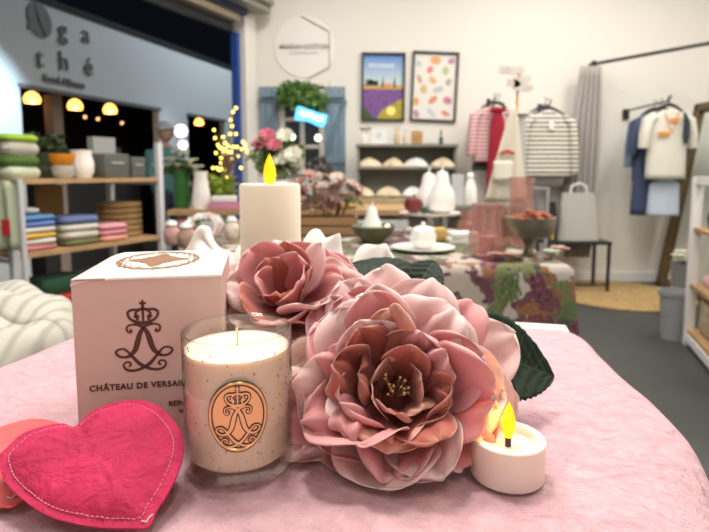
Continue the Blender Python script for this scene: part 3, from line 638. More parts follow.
folded(onS(.18, .17, .772), .26, .26, .12, M_black, 'black folded cloth on the upper board of the white shelf', rzS)
# bin, zinc vase and flowers
bp_ = at(673, 341, z=0); t = thing('waste_bin', 'round grey bin on the floor beside the white shelf', 'bin', (bp_.x+.025, bp_.y+.06, 0)); hb = .33
M_zinc = mat('grey_plastic', (.30, .31, .32), .5)
MB().lathe([(.068, 0), (.085, hb-.03), (.095, hb-.03), (.095, hb), (.085, hb), (.082, hb-.03), (.063, .01)], n=32).build('body', M_zinc, t)
vp = at(679, 290, y=4.02); t = thing('zinc_bucket', 'tall grey zinc bucket standing behind the round bin', 'bucket', (vp.x+.02, 4.02, 0)); MB().lathe([(.065, 0), (.085, .42), (.09, .43), (.083, .43), (.06, .02)], n=28).build('body', mat('zinc', (.42, .42, .42), .4, metal=.5), t)
t = thing('pale_bouquet', 'pale pink and white flowers in the tall zinc bucket', 'flowers', (vp.x+.02, 4.02, .36))
for k, (x, y, z, r) in enumerate(((-.05, -.03, .12, .065), (.04, -.05, .12, .06), (0, .03, .14, .06), (.07, .02, .11, .06), (-.02, -.07, .09, .05))): bloom(MB(), (x, y, z), r, k).build('bloom', M_whitef if k % 2 == 0 else M_rosef, t)
MB().tube([(0, 0, -.3), (0, 0, .1)], .006, 5).tube([(.02, 0, -.3), (.05, 0, .08)], .006, 5).build('stem', M_leaf, t)
# ------------------------------------------------------------------ palm-print display table
PX0, PX1, PY0, PY1, PZ = -.70, .735, 1.80, 2.95, .80
t = thing('display_table', 'trestle display table hidden under the palm-print cloth', 'table', ((PX0+PX1)/2, (PY0+PY1)/2, 0))
MB().box((0, 0, PZ-.022), (PX1-PX0-.03, PY1-PY0-.03, .03)).build('tabletop', M_wood, t, smooth=False)
for x in (-.6, .6):
    for y in (-.48, .48): MB().box((x, y, (PZ-.037)/2), (.04, .04, PZ-.037)).build('leg', M_wood, t, smooth=False)
M_palm = print_mat('palm_print', [(.46, .41, .37), (.12, .012, .04), (.06, .02, .03), (.07, .11, .025), (.45, .38, .32), (.10, .010, .035), (.04, .05, .03), (.22, .08, .02), (.05, .08, .03), (.12, .14, .04)], 13)
def tablecloth(name, lab, m, cx, cy, rz, hx, hy, z, drop, rad=.03, fold=.02, foldn=7, thick=.003, wr=.0, nx=120, ny=120, backstop=None, seed=0, bulge=0):
    mb = MB(); X = hx-rad; Y = hy-rad; arc = rad*pi/2; EX = X+arc+drop; EY = Y+arc+drop; EY2 = EY if backstop is None else backstop
    def fn(u, v):
        x = -EX+2*EX*u; y = -EY+(EY+EY2)*v
        qx = max(0, abs(x)-X)*(1 if x > 0 else -1); qy = max(0, abs(y)-Y)*(1 if y > 0 else -1)
        d = sqrt(qx*qx+qy*qy); bx = max(-X, min(X, x)); by = max(-Y, min(Y, y))
        if d < 1e-9:
            n = wr*(noise.noise(Vector((x*7, y*7, seed)))*1.2+noise.noise(Vector((x*22+3, y*16, seed)))*.55+.25*noise.noise(Vector((x*60, y*60, seed)))) if wr else 0
            return (x, y, z+n)
        if abs(qx) > 0 and abs(qy) > 0: d = max(abs(qx), abs(qy))+.25*min(abs(qx), abs(qy))
        L_ = sqrt(qx*qx+qy*qy); ux, uy = qx/L_, qy/L_
        if d < arc: o = rad*sin(d/rad); dz_ = rad*(1-cos(d/rad))
        else: o = rad; dz_ = rad+(d-arc)
        s = bx*foldn*1.0+by*foldn; f = fold*(.5+.5*sin(s*6.28+3*noise.noise(Vector((x*2, y*2, seed)))))*min(1, max(0, dz_-rad*.3)/.25)
        corner = min(abs(qx), abs(qy)); f += corner*.10
        if bulge and qx > 0: f += bulge*exp(-((by-.25)/.12)**2)*min(1, d/rad)
        n = wr*(noise.noise(Vector((x*7, y*7, seed)))*1.2+noise.noise(Vector((x*22+3, y*16, seed)))*.55)*(1+2*min(1, dz_/.1)) if wr else 0
        return (bx+ux*(o+f+n*.5), by+uy*(o+f+n*.5), z-dz_+(n if d < arc else 0))
    mb.grid(fn, nx, ny); o = mb.build(name, m, loc=(cx, cy, 0), rz=rz, solid=thick, angle=80)
    return tag(o, lab, 'tablecloth')
tablecloth('palm_tablecloth', 'tablecloth printed with burgundy and green palm leaves on the middle table', M_palm, (PX0+PX1)/2, (PY0+PY1)/2, 0, (PX1-PX0)/2+.012, (PY1-PY0)/2+.012, PZ+.003, .60, rad=.02, fold=.012, foldn=3, nx=110, ny=110)
PT = PZ+.006
def tp(px, y): return at(px, 240, y=y).x
def pear(lab, x, y, z, h, m=M_white):
    t = thing('ceramic_pear', lab, 'ornament', (x, y, z)); r = h*.29
    MB().lathe([(r*.5, 0), (r*.92, h*.08), (r, h*.25), (r*.9, h*.42), (r*.55, h*.62), (r*.5, h*.75), (r*.38, h*.84), (.002, h*.88)], n=28).build('body', m, t); MB().tube([(0, 0, h*.87), (h*.02, 0, h)], h*.022, 6).build('stem', m, t)
# green bowl + pear
x = tp(373, 2.35); t = thing('green_bowl', 'wide olive green bowl on the palm-print cloth', 'bowl', (x, 2.35, PT)); MB().lathe([(.045, 0), (.05, .01), (.085, .04), (.10, .075), (.096, .078), (.08, .045), (.04, .018)], n=36).build('body', mat('olive_glaze', (.12, .13, .07), .3), t)
pear('white ceramic pear sitting in the olive green bowl', x-.005, 2.35, PT+.022, .16)
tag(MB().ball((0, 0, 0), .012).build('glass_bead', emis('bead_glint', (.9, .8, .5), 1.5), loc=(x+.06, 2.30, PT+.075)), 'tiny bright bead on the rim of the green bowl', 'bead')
# plate + round teapot-like jar
x = tp(423, 2.12); t = thing('dinner_plate', 'large cream plate under the round white pot', 'plate', (x, 2.12, PT)); MB().lathe([(.07, 0), (.125, .012), (.128, .016), (.08, .008), (.01, .006)], n=44).build('body', M_white, t)
t = thing('white_pot', 'round white lidded pot sitting on the large cream plate', 'pot', (x, 2.12, PT+.0075)); MB().lathe([(.028, 0), (.048, .02), (.054, .05), (.045, .078), (.022, .09)], n=32, rib=.02, ribn=9).build('body', M_white, t); MB().ball((0, 0, .097), .010).build('lid_knob', M_white, t)
MB().tube([(-.045, 0, .04), (-.075, 0, .06), (-.072, 0, .085), (-.048, 0, .08)], .006, 8).build('handle', mat('silver', (.5, .48, .45), .25, metal=.9), t)
# cake stand with pears and pumpkin
x = tp(430, 2.62); sz = .115; t = thing('cake_stand', 'white pedestal cake stand behind the round white pot', 'cake stand', (x, 2.62, PT)); MB().lathe([(.06, 0), (.05, .01), (.015, .03), (.015, sz-.03), (.04, sz-.015), (.15, sz-.01), (.155, sz), (.14, sz-.004), (.01, sz-.005)], n=40).build('body', M_white, t)
pear('large white ceramic pear standing right on the cake stand', tp(441, 2.60), 2.60, PT+sz-.003, .235); pear('slimmer white ceramic pear standing behind on the cake stand', tp(428, 2.68), 2.68, PT+sz-.003, .225)
x2 = tp(413, 2.6); t = thing('dark_pomegranate', 'dark red pomegranate ornament on the cake stand', 'ornament', (x2-.0, 2.6, PT+sz-.003)); MB().lathe([(.015, 0), (.038, .015), (.046, .042), (.036, .068), (.01, .079)], n=24, rib=.03, ribn=8).build('body', mat('oxblood', (.16, .025, .02), .4), t); MB().tube([(0, 0, .075), (.004, 0, .093)], .005, 6).build('stem', M_pot, t)
leafclump('small_greenery', 'small green sprig beside the dark red pomegranate', 'greenery', (x2+.05, 2.6, PT+sz+.02), (.015, .015, .018), 14, .025, M_leaf, seed=9)
# books behind
x = tp(462, 2.35)
M_paper = mat('pale_paper', (.78, .76, .72), .7)
for k, c in enumerate(('lower', 'upper')): tag(MB().box((0, 0, .012), (.13-.01*k, .10, .024), None, .003).build('slim_book', M_paper, loc=(x+.004*k, 2.35, PT+.0245*k), rz=.1*k), f'{c} pale book of two stacked left of the pink lantern', 'book', 'pale books by the pink lantern')
M_wk2 = mat('yellow_wicker', (.55, .36, .10), .8, bump=1, bscale=80)
t = thing('wicker_tray', 'small yellow wicker basket behind the large plate', 'basket', (tp(434, 2.44)+.0, 2.42, PT)); MB().box((0, 0, .03), (.10, .06, .06), None, .01).build('basket_body', M_wk2, t)
# pink glass lanterns
M_pg1 = glass_mat('pink_glass', (.965, .86, .84), 1.5, .10, 1.6)
nt = M_pg1.node_tree; dd = nt.nodes.new('ShaderNodeBsdfDiffuse'); dd.inputs[0].default_value = (.62, .36, .32, 1); o_ = nt.nodes['Material Output']; src = o_.inputs[0].links[0].from_socket
mx_ = nt.nodes.new('ShaderNodeMixShader'); mx_.inputs[0].default_value = .15; nt.links.new(src, mx_.inputs[1]); nt.links.new(dd.outputs[0], mx_.inputs[2]); nt.links.new(mx_.outputs[0], o_.inputs[0])
def lantern(x, y, r, h, lab):
    t = thing('pink_glass_lantern', lab, 'lantern', (x, y, PT), 0, 'pink glass lanterns on the middle table')
    MB().lathe([(r*.7, 0), (r*.86, .012), (r, h*.28), (r*.96, h*.48), (r*.80, h*.62), (r*.76, h*.72), (r*.84, h), (r*.81, h), (r*.73, h*.72), (r*.77, h*.62), (r*.92, h*.48), (r*.96, h*.28), (r*.80, .016), (.01, .012)], n=56, rib=.03, ribn=14).build('glass', M_pg1, t)
    MB().lathe([(r*.4, .014), (r*.4, .075), (.004, .075)], n=18).build('inner_candle', mat('lantern_candle', (.60, .36, .33), .6), t)
lantern(tp(488, 1.98), 1.98, .073, .195, 'squat pink glass lantern, nearest on the palm-print cloth'); lantern(tp(520, 2.25), 2.25, .062, .29, 'tall pink glass lantern behind the silver compote'); lantern(tp(470, 2.5), 2.5, .06, .13, 'small pink glass lantern behind the squat one')
# silver compote with potpourri
x = tp(529, 1.90); ch = zat(217, 1.90)-PT; r = .088
M_sil = mat('aged_silver', (.30, .27, .20), .35, metal=.8, bump=.2, bscale=60)
t = thing('silver_compote', 'aged silver pedestal bowl at the corner of the palm-print table', 'bowl', (x, 1.90, PT)); MB().lathe([(.055, 0), (.05, .012), (.02, .022), (.014, .04), (.02, ch*.42), (.03, ch*.47), (.075, ch*.56), (r*.97, ch*.72), (r, ch*.85), (r+.003, ch), (r-.006, ch), (r-.012, ch*.84), (.05, ch*.64), (.01, ch*.6)], n=36, rib=.01, ribn=16).build('body', M_sil, t)
rnd = random.Random(5); mb = MB()
for k in range(70):
    a = rnd.uniform(0, 6.28); q = rnd.uniform(0, 1)**.5*(r-.02); mb.ball((q*cos(a), q*sin(a), ch*.86+rnd.uniform(-.01, .028)*(1-q/r)+.008+.012*(cos(a) > 0)), rnd.uniform(.008, .015), 7, 5, sq=(1, 1, .7))
o = mb.build('potpourri', mat('rust_potpourri', (.22, .03, .015), .8, col2=(.36, .12, .05), vscale=60), loc=(x, 1.90, PT)); tag(o, 'heap of rust-red potpourri filling the silver bowl', 'potpourri', kind='stuff')
# small flat pink roses round the compote foot
for k, (px, y, m, lab) in enumerate(((497, 1.87, M_rosef, 'faded pink flower head left of the silver bowl foot'), (511, 1.85, M_rosef, 'faded pink flower head just beside the silver bowl foot'), (552, 1.93, M_whitef, 'cream flower head right of the silver bowl foot'), (560, 2.02, M_rosef, 'rosy flower head near the right corner of the table'))):
    tag(bloom(MB(), (0, 0, .016), .04, k+20).build('flower_head', m, loc=(tp(px, y), y, PT)), lab, 'flower')
# dried flower crate
x = tp(322, 2.62); t = thing('wooden_crate', 'brown wooden crate holding dusky dried flowers', 'crate', (x, 2.66, PT)); mb = MB()
for z in (.03, .075): mb.box((0, -.10, z), (.34, .012, .035)).box((0, .10, z), (.34, .012, .035)).box((-.17, 0, z), (.012, .2, .035)).box((.17, 0, z), (.012, .2, .035))
mb.box((0, 0, .008), (.34, .2, .012)); mb.build('slats', mat('crate_wood', (.30, .17, .08), .8), t, smooth=False)
t = thing('dried_bouquet', 'mass of dusky pink and brown dried flowers left of the hutch', 'flowers', (x, 2.66, PT+.02)); rnd = random.Random(11)
Md = [mat('dusky_pink', (.58, .34, .30), .9, var=.3, vscale=40), mat('brown_pink', (.42, .26, .20), .9, var=.3, vscale=40), mat('pale_dusty', (.76, .64, .56), .9, var=.2, vscale=40)]
for k in range(46):
    px, pz = rnd.uniform(-.17, .18), rnd.uniform(.09, .27); pz = min(pz, .29-.6*abs(px))+.02
    M = Matrix.Translation((px, rnd.uniform(-.08, .06), pz)) @ Euler((rnd.uniform(-.2, 1.2), rnd.uniform(-.6, .6), 0)).to_matrix().to_4x4()
    bloom(MB(), (0, 0, 0), rnd.uniform(.028, .045), k, 7, M, 3).build('bloom', Md[k % 3], t)
mb = MB()
for k in range(24): a = rnd.uniform(-.15, .15); mb.tube([(a*.5, 0, .0), (a, rnd.uniform(-.05, .05), rnd.uniform(.12, .24))], .003, 4)
mb.build('stem', M_pot, t)
t = thing('rose_garland', 'pale roses behind the dried flowers under the right shutter', 'flowers', (tp(335, 3.35), 3.35, .9))
for k in range(9): bloom(MB(), (-.13+.033*k, .02*sin(k*3), .09+.03*cos(k*1.7)), .045, 60+k).build('bloom', (M_rosef, M_whitef, M_rosef)[k % 3], t)
leafclump('foliage', None, None, (0, 0.01, .04), (.16, .04, .04), 130, .035, M_leaf, seed=5, parent=t)
# second (wood) table for things at the back left
t = thing('side_table', 'low pale table behind the middle table carrying flowers', 'table', (-.37, 3.5, 0)); MB().box((0, 0, .875), (1.50, .62, .03)).build('tabletop', M_wood, t, smooth=False)
for a_ in (-.68, .68):
    for b_ in (-.25, .25): MB().box((a_, b_, .43), (.045, .045, .86)).build('leg', M_wood, t, smooth=False)
MB().box((0, -.29, .62), (1.38, .01, .42)).build('front_panel', print_mat('pastel_packets', [(.55, .62, .58), (.10, .30, .14), (.70, .66, .62), (.45, .20, .35), (.62, .68, .66), (.55, .12, .10)], 10), t, smooth=False)
ST = .891
t = thing('rattan_tray', 'shallow tray edge under the pale roses', 'tray', (tp(335, 3.35), 3.35, ST)); MB().lathe([(.12, 0), (.15, .02), (.145, .02), (.115, .004)], n=30).build('body', M_wk2, t)
# wreath on palm table left
x = tp(208, 2.5); t = thing('white_wreath', 'white blossom wreath lying on the palm-print table at left', 'wreath', (x, 2.45, PT+.0)); mb = MB(); rnd = random.Random(3)
ring_ = [(.072*cos(a), .045*sin(a)+.0, .055+.045*sin(a)) for a in [2*pi*k/28 for k in range(28)]]
MB().tube(ring_, .014, 8, True).build('ring', M_pot, t)
for k in range(22):
    a = 2*pi*k/22; M = Matrix.Translation((.072*cos(a), .045*sin(a)-.01, .055+.045*sin(a))) @ Euler((.7, rnd.uniform(-.4, .4), 0)).to_matrix().to_4x4(); bloom(MB(), (0, 0, .008), .026, k, 6, M, 2).build('bloom', M_cloth_w if k % 4 else M_rosef, t)
for px, y, m, lab in ((172, 2.3, Md[0], 'dusky ceramic jar at the left end of the palm-print table'), (186, 2.2, Md[1], 'brown jar beside the dusky one on the palm-print table'), (232, 2.5, Md[2], 'pale patterned jar right of the white wreath')):
    t = thing('small_jar', lab, 'jar', (tp(px, y), y, PT)); MB().lathe([(.025, 0), (.034, .02), (.034, .06), (.022, .075), (.024, .085)], n=20).build('body', m, t); MB().lathe([(.026, .085), (.02, .1), (.003, .105)], n=16).build('lid', M_white, t)
# tall white vase, greenery, pink box, yellow flowers on side table
x = at(201, 190, y=3.3).x; t = thing('tall_white_vase', 'tall plain white vase on the side table', 'vase', (x, 3.3, ST)); MB().lathe([(.055, 0), (.06, .04), (.048, .14), (.04, .2), (.045, .23), (.038, .23), (.03, .15), (.02, .03)], n=30).build('body', M_white, t)
x = at(181, 170, y=3.35).x; t = thing('green_vase', 'green glass vase with pale hydrangeas', 'vase', (x, 3.35, ST)); MB().lathe([(.04, 0), (.05, .05), (.05, .2), (.055, .24), (.045, .24), (.03, .03)], n=24).build('body', mat('green_glaze', (.03, .14, .03), .4), t)
t = thing('hydrangea_bouquet', 'pale cream hydrangeas standing in the green vase', 'flowers', (x, 3.35, ST+.20))
for k, (dx, dz_) in enumerate(((-.06, .10), (0, .14), (.06, .09), (-.01, .06), (.10, .05), (-.10, .06))): bloom(MB(), (dx, -.01*k, dz_), .06, k+40, 10).build('bloom', M_whitef, t)
leafclump('foliage', None, None, (0, 0, .04), (.10, .05, .05), 90, .05, M_leaf, seed=8, parent=t)
MB().tube([(0, 0, -.18), (0, 0, .06)], .006, 5).build('stem', M_leaf, t)
x = at(227, 190, y=3.35).x; tag(MB().box((0, 0, .02), (.18, .12, .04), None, .004).build('pink_box', mat('magenta_card', (.60, .25, .38), .6), loc=(x, 3.28, ST)), 'flat pink box on the side table by the string-light tree', 'box')
tag(MB().box((0, 0, .02), (.15, .10, .035), None, .004).build('pale_box', M_paper, loc=(x, 3.28, ST+.042), rz=.2), 'pale flat box stacked on the pink box', 'box')
t = thing('yellow_flowers', 'loose yellow flowers with leaves beside the string-light tree', 'flowers', (at(222, 190, y=3.55).x, 3.55, ST))
My = mat('yellow_petals', (.60, .62, .05), .7)
for k in range(9): bloom(MB(), (.09*sin(k*2.1), .03*cos(k*3), .08+.015*k), .04, k+80, 7, None, 2).build('bloom', My, t)
leafclump('foliage', None, None, (0, 0, .10), (.09, .05, .10), 120, .05, mat('lime_leaves', (.25, .38, .04), .6), seed=12, parent=t)
x = at(249, 164, y=3.42).x; t = thing('round_basket', 'round tan wicker basket left of the white urn', 'basket', (x, 3.42, ST)); MB().lathe([(.03, 0), (.055, .03), (.07, .08), (.062, .125), (.045, .15), (.038, .15), (.05, .12), (.02, .03)], n=26).build('basket_body', mat('tan_weave', (.50, .34, .18), .85, bump=1, bscale=60), t)
# string light tree
ty = 3.7; bx_ = at(228, 200, y=ty).x; t = thing('string_light_tree', 'bare twig tree covered in glowing warm string lights', 'light tree', (bx_, ty, ST))
M_fairy = emis('fairy_light', (1.0, .70, .13), 5); spots = [(236, 108), (233, 112), (231, 120), (232, 126), (230, 134), (236, 134), (214, 130), (215, 138), (223, 137), (225, 143), (222, 148), (225, 150), (228, 152), (231, 152), (220, 148), (216, 153), (221, 158), (232, 159), (238, 156), (243, 142), (245, 148), (241, 149), (221, 163), (213, 168), (217, 168), (221, 169), (226, 170), (228, 172), (227, 177), (241, 168), (245, 144), (228, 146), (223, 152), (226, 155), (218, 145), (233, 147), (237, 147), (219, 170), (229, 180), (247, 152)]
rnd = random.Random(4); mb = MB()
for px, py in spots:
    yy = ty+rnd.uniform(-.15, .15); q = at(px, py, y=yy)-Vector((bx_, ty, ST)); 
    MB().ball(q, .0095, 8, 6).build('light_bulb', M_fairy, t)
    mid = Vector((0, 0, max(.04, q.z*.55))); mb.tube([mid, mid.lerp(q, .6)+Vector((0, 0, .02)), q], [.005, .003, .002], 4)
mb.tube([(0, 0, 0), (.01, 0, .15), (0, 0, .3), (.02, 0, .42)], [.012, .009, .006, .004], 6); mb.build('twigs', M_pot, t)
MB().lathe([(.05, 0), (.05, .012), (.01, .02)], n=20).build('foot', M_black, t)
# big bouquet behind pillar candle
by_ = 3.3; x = at(279, 170, y=by_).x; t = thing('white_urn', 'white urn vase behind the tall pillar candle', 'vase', (x, by_, ST)); MB().lathe([(.04, 0), (.05, .02), (.075, .08), (.07, .15), (.055, .17), (.06, .18), (.05, .18), (.03, .03)], n=28).build('body', M_white, t)
t = thing('mixed_bouquet', 'bouquet of pink gerberas and white flowers in the white urn', 'flowers', (x, by_, ST+.15)); base = Vector((x, by_, ST+.15))
for k, (px, py, r, m) in enumerate(((267, 136, .06, M_pinkf), (260, 144, .05, M_pinkf), (274, 145, .055, M_pinkf), (267, 141, .045, M_rosef), (285, 136, .06, M_whitef), (293, 155, .065, M_whitef), (283, 148, .045, M_whitef), (296, 163, .05, M_whitef), (280, 160, .05, M_whitef))):
    q = at(px, py, y=by_-.03*(k % 3))-base; bloom(MB(), (0, 0, 0), r, k+100, 10, Matrix.Translation(q) @ Matrix.Rotation(.9, 4, 'X'), 4).build('bloom', m, t); MB().tube([(0, 0, -.1), (q.x*.4, 0, q.z*.5), q], .004, 5).build('stem', M_leaf, t)
leafclump('foliage', None, None, (-.01, 0, .17), (.17, .06, .13), 220, .06, mat('fresh_leaves', (.20, .32, .08), .6, var=.4, vscale=20), seed=15, parent=t)
for px, py, lab in ((292, 137, 'left round white bulb of the garland before the window'), (318, 138, 'right round white bulb of the garland before the window')):
    q = at(px, py, y=4.4); t = thing('globe_bulb', lab, 'bulb', q, 0, 'white globe bulbs'); MB().ball((0, 0, 0), .028).build('globe', emis('globe_glow', (1, .93, .75), 2.5), t)
    MB().tube([(0, .02, .02), (0, .3, .05), (0, BY-.06-4.4, .02)], .0025, 5).build('cord', M_black, t)
x = at(318, 150, y=4.7).x; t = thing('dark_stand', 'dark wooden plant stand under the mock window', 'stand', (x, 4.75, 0)); MB().box((0, 0, .45), (.28, .25, .9), None, .01).build('cabinet_body', mat('dark_plum_wood', (.07, .045, .05), .6), t)
t = thing('window_greenery', 'dark leafy plant with dusky flowers standing on the dark stand', 'plant', (x, 4.75, .905)); MB().lathe([(.05, 0), (.06, .08), (.05, .08)], n=20).build('pot', M_pot, t); leafclump('foliage', None, None, (0, 0, .22), (.13, .08, .13), 220, .05, mat('plum_leaves', (.12, .10, .10), .7), seed=22, parent=t)
for k in range(5): bloom(MB(), (-.1+.05*k, -.06, .18+.03*sin(k*2)), .04, k+140).build('bloom', Md[0], t)
# glass carafe things at right rear
x = at(457, 200, y=4.1).x
t = thing('rear_table', 'small dark table behind the pink lanterns', 'table', (.95, 4.15, 0)); MB().box((0, 0, .855), (.62, .45, .03)).build('tabletop', M_grey, t, smooth=False)
for a_ in (-.28, .28):
    for b_ in (-.19, .19): MB().box((a_, b_, .42), (.035, .035, .84)).build('leg', M_grey, t, smooth=False)
x = at(470, 190, y=4.1).x; t = thing('white_bottle', 'white ribbed ceramic bottle on the small rear table', 'bottle', (x, 4.1, .871)); MB().lathe([(.05, 0), (.055, .02), (.05, .12), (.03, .17), (.022, .2), (.028, .215), (.018, .235), (.01, .24)], n=26).build('body', M_white, t)
x = at(458, 190, y=4.05).x; tag(MB().box((0, 0, .115), (.09, .03, .23)).build('pale_packet', mat('pale_blue_card', (.58, .60, .62), .7), loc=(x, 4.08, .871)), 'upright pale grey packet left of the ribbed white bottle', 'packet')
# low rack below the striped sweater
t = thing('steel_rack', 'low steel rack on the floor under the charcoal striped sweater', 'rack', (1.50, 4.93, 0))
rk = mat('brushed_steel', (.42, .43, .45), .4, metal=.5)
for a_ in (-.22, .22):
    for b_ in (-.15, .15): MB().box((a_, b_, .49), (.03, .03, .98)).build('post', rk, t, smooth=False)
for z in (.12, .97): MB().box((0, 0, z), (.46, .34, .02)).build('rack_shelf', rk if z > .9 else M_black, t, smooth=False)
# ------------------------------------------------------------------ left shelf unit
A = Vector((-1.53, 2.38, 0)); B_ = Vector((-1.145, 3.15, 0)); dr = (B_-A); SLn = dr.length; rzl = atan2(dr.y, dr.x)
TL = Matrix.Translation(A) @ Matrix.Rotation(rzl, 4, 'Z')
Z1, Z2 = .745, 1.085
t = thing('metal_shelf_unit', 'grey-white metal shelving unit with wooden boards at left', 'shelf', A, rzl); MP = mat('pale_grey_paint', (.58, .58, .60), .5)
for x_ in (0, SLn):
    for y_ in (0, .42):
        hh = Z2-.012 if y_ == 0 and x_ == 0 else (Z2+.2 if x_ else Z2)
        MB().box((x_, y_, hh/2), (.035, .035, hh), None, .004).build('post', MP, t)
for z in (.30, Z1, Z2): MB().box((SLn/2, .21, z-.011), (SLn+.02-.06, .44, .022)).build('shelf_board', M_wood, t, smooth=False)
for z in (Z1-.03, Z2-.03):
    for x_ in (0, SLn): MB().box((x_, .21, z), (.02, .42, .02)).build('rail', MP, t, smooth=False)
def onL(x_, y_, z): return TL @ Vector((x_, y_, z))
Mg = mat('lime_cloth', (.28, .45, .04), .9); Mst = stripes('linen_stripes', (.60, .57, .48), (.25, .24, .2), .006); Mgd = mat('moss_cloth', (.07, .13, .02), .9); Mlg = mat('pale_green_cloth', (.48, .53, .38), .9)
h = Z2
for k, (hh, m, lab) in enumerate(((.055, Mlg, 'pale green folded cloth, bottom of the stack left on the top board'), (.05, Mgd, 'moss green folded cloth second from the bottom of the left stack'), (.06, Mst, 'striped linen folded cloth in the left stack on the top board'), (.035, Mg, 'lime green folded cloth on top of the left stack'))):
    folded(onL(.10, .14, h+.001), .18, .20, hh, m, lab, rzl, 'folded cloths in the left stack', seed=k); h += hh+.001
folded(onL(-.0, .38, Z2+.001), .18, .12, .13, Mst, 'striped cloth bundle behind the lime stack', rzl)
t = thing('woven_planter', 'dark olive planter with trailing leaves on the top board', 'planter', onL(.33, .24, Z2+.001)); MB().lathe([(.07, 0), (.085, .03), (.08, .055), (.075, .06), (.085, .13), (.08, .13), (.05, .02)], n=26).build('body', mat('olive_weave', (.05, .06, .025), .85), t); leafclump('foliage', None, None, (0, 0, .17), (.11, .09, .05), 240, .04, mat('deep_green', (.035, .06, .02), .7), seed=30, parent=t)
t = thing('orange_pot', 'bright orange bowl leaning in front of the olive planter', 'bowl', onL(.30, .06, Z2+.001)); MB().lathe([(.035, 0), (.05, .02), (.05, .06), (.03, .065)], n=24).build('foot', mat('beige_foot', (.5, .47, .4), .8), t); MB().lathe([(.04, .066), (.055, .085), (.06, .12), (.054, .12), (.03, .08)], n=26).build('body', mat('orange_glaze', (.80, .28, .01), .5), t)
t = thing('ribbed_pitcher', 'off-white ribbed pitcher standing on the top board', 'pitcher', onL(.45, .12, Z2+.001)); MB().lathe([(.045, 0), (.06, .03), (.062, .08), (.05, .12), (.056, .145), (.048, .145), (.03, .03)], n=40, rib=.02, ribn=12).build('body', M_white, t); MB().tube([(-.05, 0, .12), (-.085, 0, .115), (-.085, 0, .06), (-.055, 0, .045)], .007, 8).build('handle', M_white, t)
Mcr = mat('grey_crate', (.10, .10, .09), .7, bump=.5, bscale=40)
def crate(x_, w, h_, lab):
    t = thing('grey_box', lab, 'box', onL(x_, .13, Z2+.001), rzl, 'grey boxes on the top board'); MB().box((0, 0, h_/2), (w, .2, h_), None, .006).build('body', Mcr, t); MB().box((0, -.102, h_*.62), (w*.5, .006, .012)).build('handle', mat('grey_handle', (.35, .35, .34), .6), t)
crate(.60, .16, .13, 'larger grey textured box next to the ribbed pitcher'); crate(.745, .10, .115, 'smaller grey textured box right of the larger one')
t = thing('printed_packet', 'white printed packet standing on the larger grey box', 'packet', onL(.60, .15, Z2+.132), rzl); MB().box((0, 0, .045), (.14, .05, .09)).build('body', mat('grey_print_card', (.30, .31, .30), .6), t, smooth=False)
# lower board
h = Z1
cl = [((.12, .20, .50), 'blue'), ((.66, .40, .06), 'mustard'), ((.62, .60, .55), 'cream'), ((.55, .20, .22), 'rosy'), ((.10, .22, .42), 'deep blue')]
for k, j in enumerate((3, 2, 1, 2, 0, 4)):
    c, nm = cl[j]; folded(onL(.14, .12, h+.001), .20, .20, .027, mat('cloth_'+nm.replace(' ', '_'), c, .9), f'{nm} folded tea towel, {["bottom", "second", "third", "fourth", "fifth", "top"][k]} in the stack by the front post', rzl, 'tea towels on the lower board', 'tea towel', 'tea_towel', k); h += .028
tag(MB().ball((0, 0, .018), .035, 16, 8, sq=(1.5, 1, .5)).build('white_pebble', M_white, loc=onL(.15, .12, h+.001)), 'smooth white dish lying on the blue tea towel stack', 'dish')
h = Z1
for k, (hh, c, nm) in enumerate(((.03, (.14, .15, .06), 'olive'), (.04, (.55, .51, .42), 'oatmeal'), (.035, (.60, .57, .50), 'ivory'), (.04, (.12, .16, .32), 'navy blue'))):
    folded(onL(.37, .12, h+.001), .21, .22, hh, mat('cloth_'+nm.replace(' ', '_'), c, .9), f'{nm} folded cloth in the middle stack of the lower board', rzl, 'folded cloths in the middle stack', seed=k+9); h += hh+.001
h = Z1
for k, (c, nm) in enumerate((((.72, .34, .26), 'salmon'), ((.62, .24, .28), 'rose'), ((.66, .30, .34), 'pink'))):
    folded(onL(.555, .10, h+.001), .18, .2, .03, mat('cloth_'+nm, c, .9), f'{nm} folded cloth in the pink stack on the lower board', rzl, 'pink stack on the lower board', seed=k+20); h += .031
h = Z1
for k in range(6):
    t = thing('flat_wicker_basket', f'flat brown wicker basket, {["bottom", "second from bottom", "third from bottom", "fourth from bottom", "fifth from bottom", "topmost"][k]} of the stack', 'basket', onL(.735, .2, h+.001), 0, 'stacked wicker baskets')
    MB().lathe([(.11, 0), (.125, .008), (.125, .024), (.115, .032), (.10, .03), (.02, .028)], n=30).build('body', M_wicker, t); h += .033
for k, x_ in enumerate((.16, .38)):
    tag(MB().box((0, 0, .15), (.15, .02, .30)).build('wooden_board', mat('cork_board', (.34, .20, .06), .8), loc=onL(x_+.04, .36, Z1+.001), rz=rzl), f'{["left", "right"][k]} upright brown wooden board at the back of the lower shelf board', 'board', 'upright boards behind the towels')
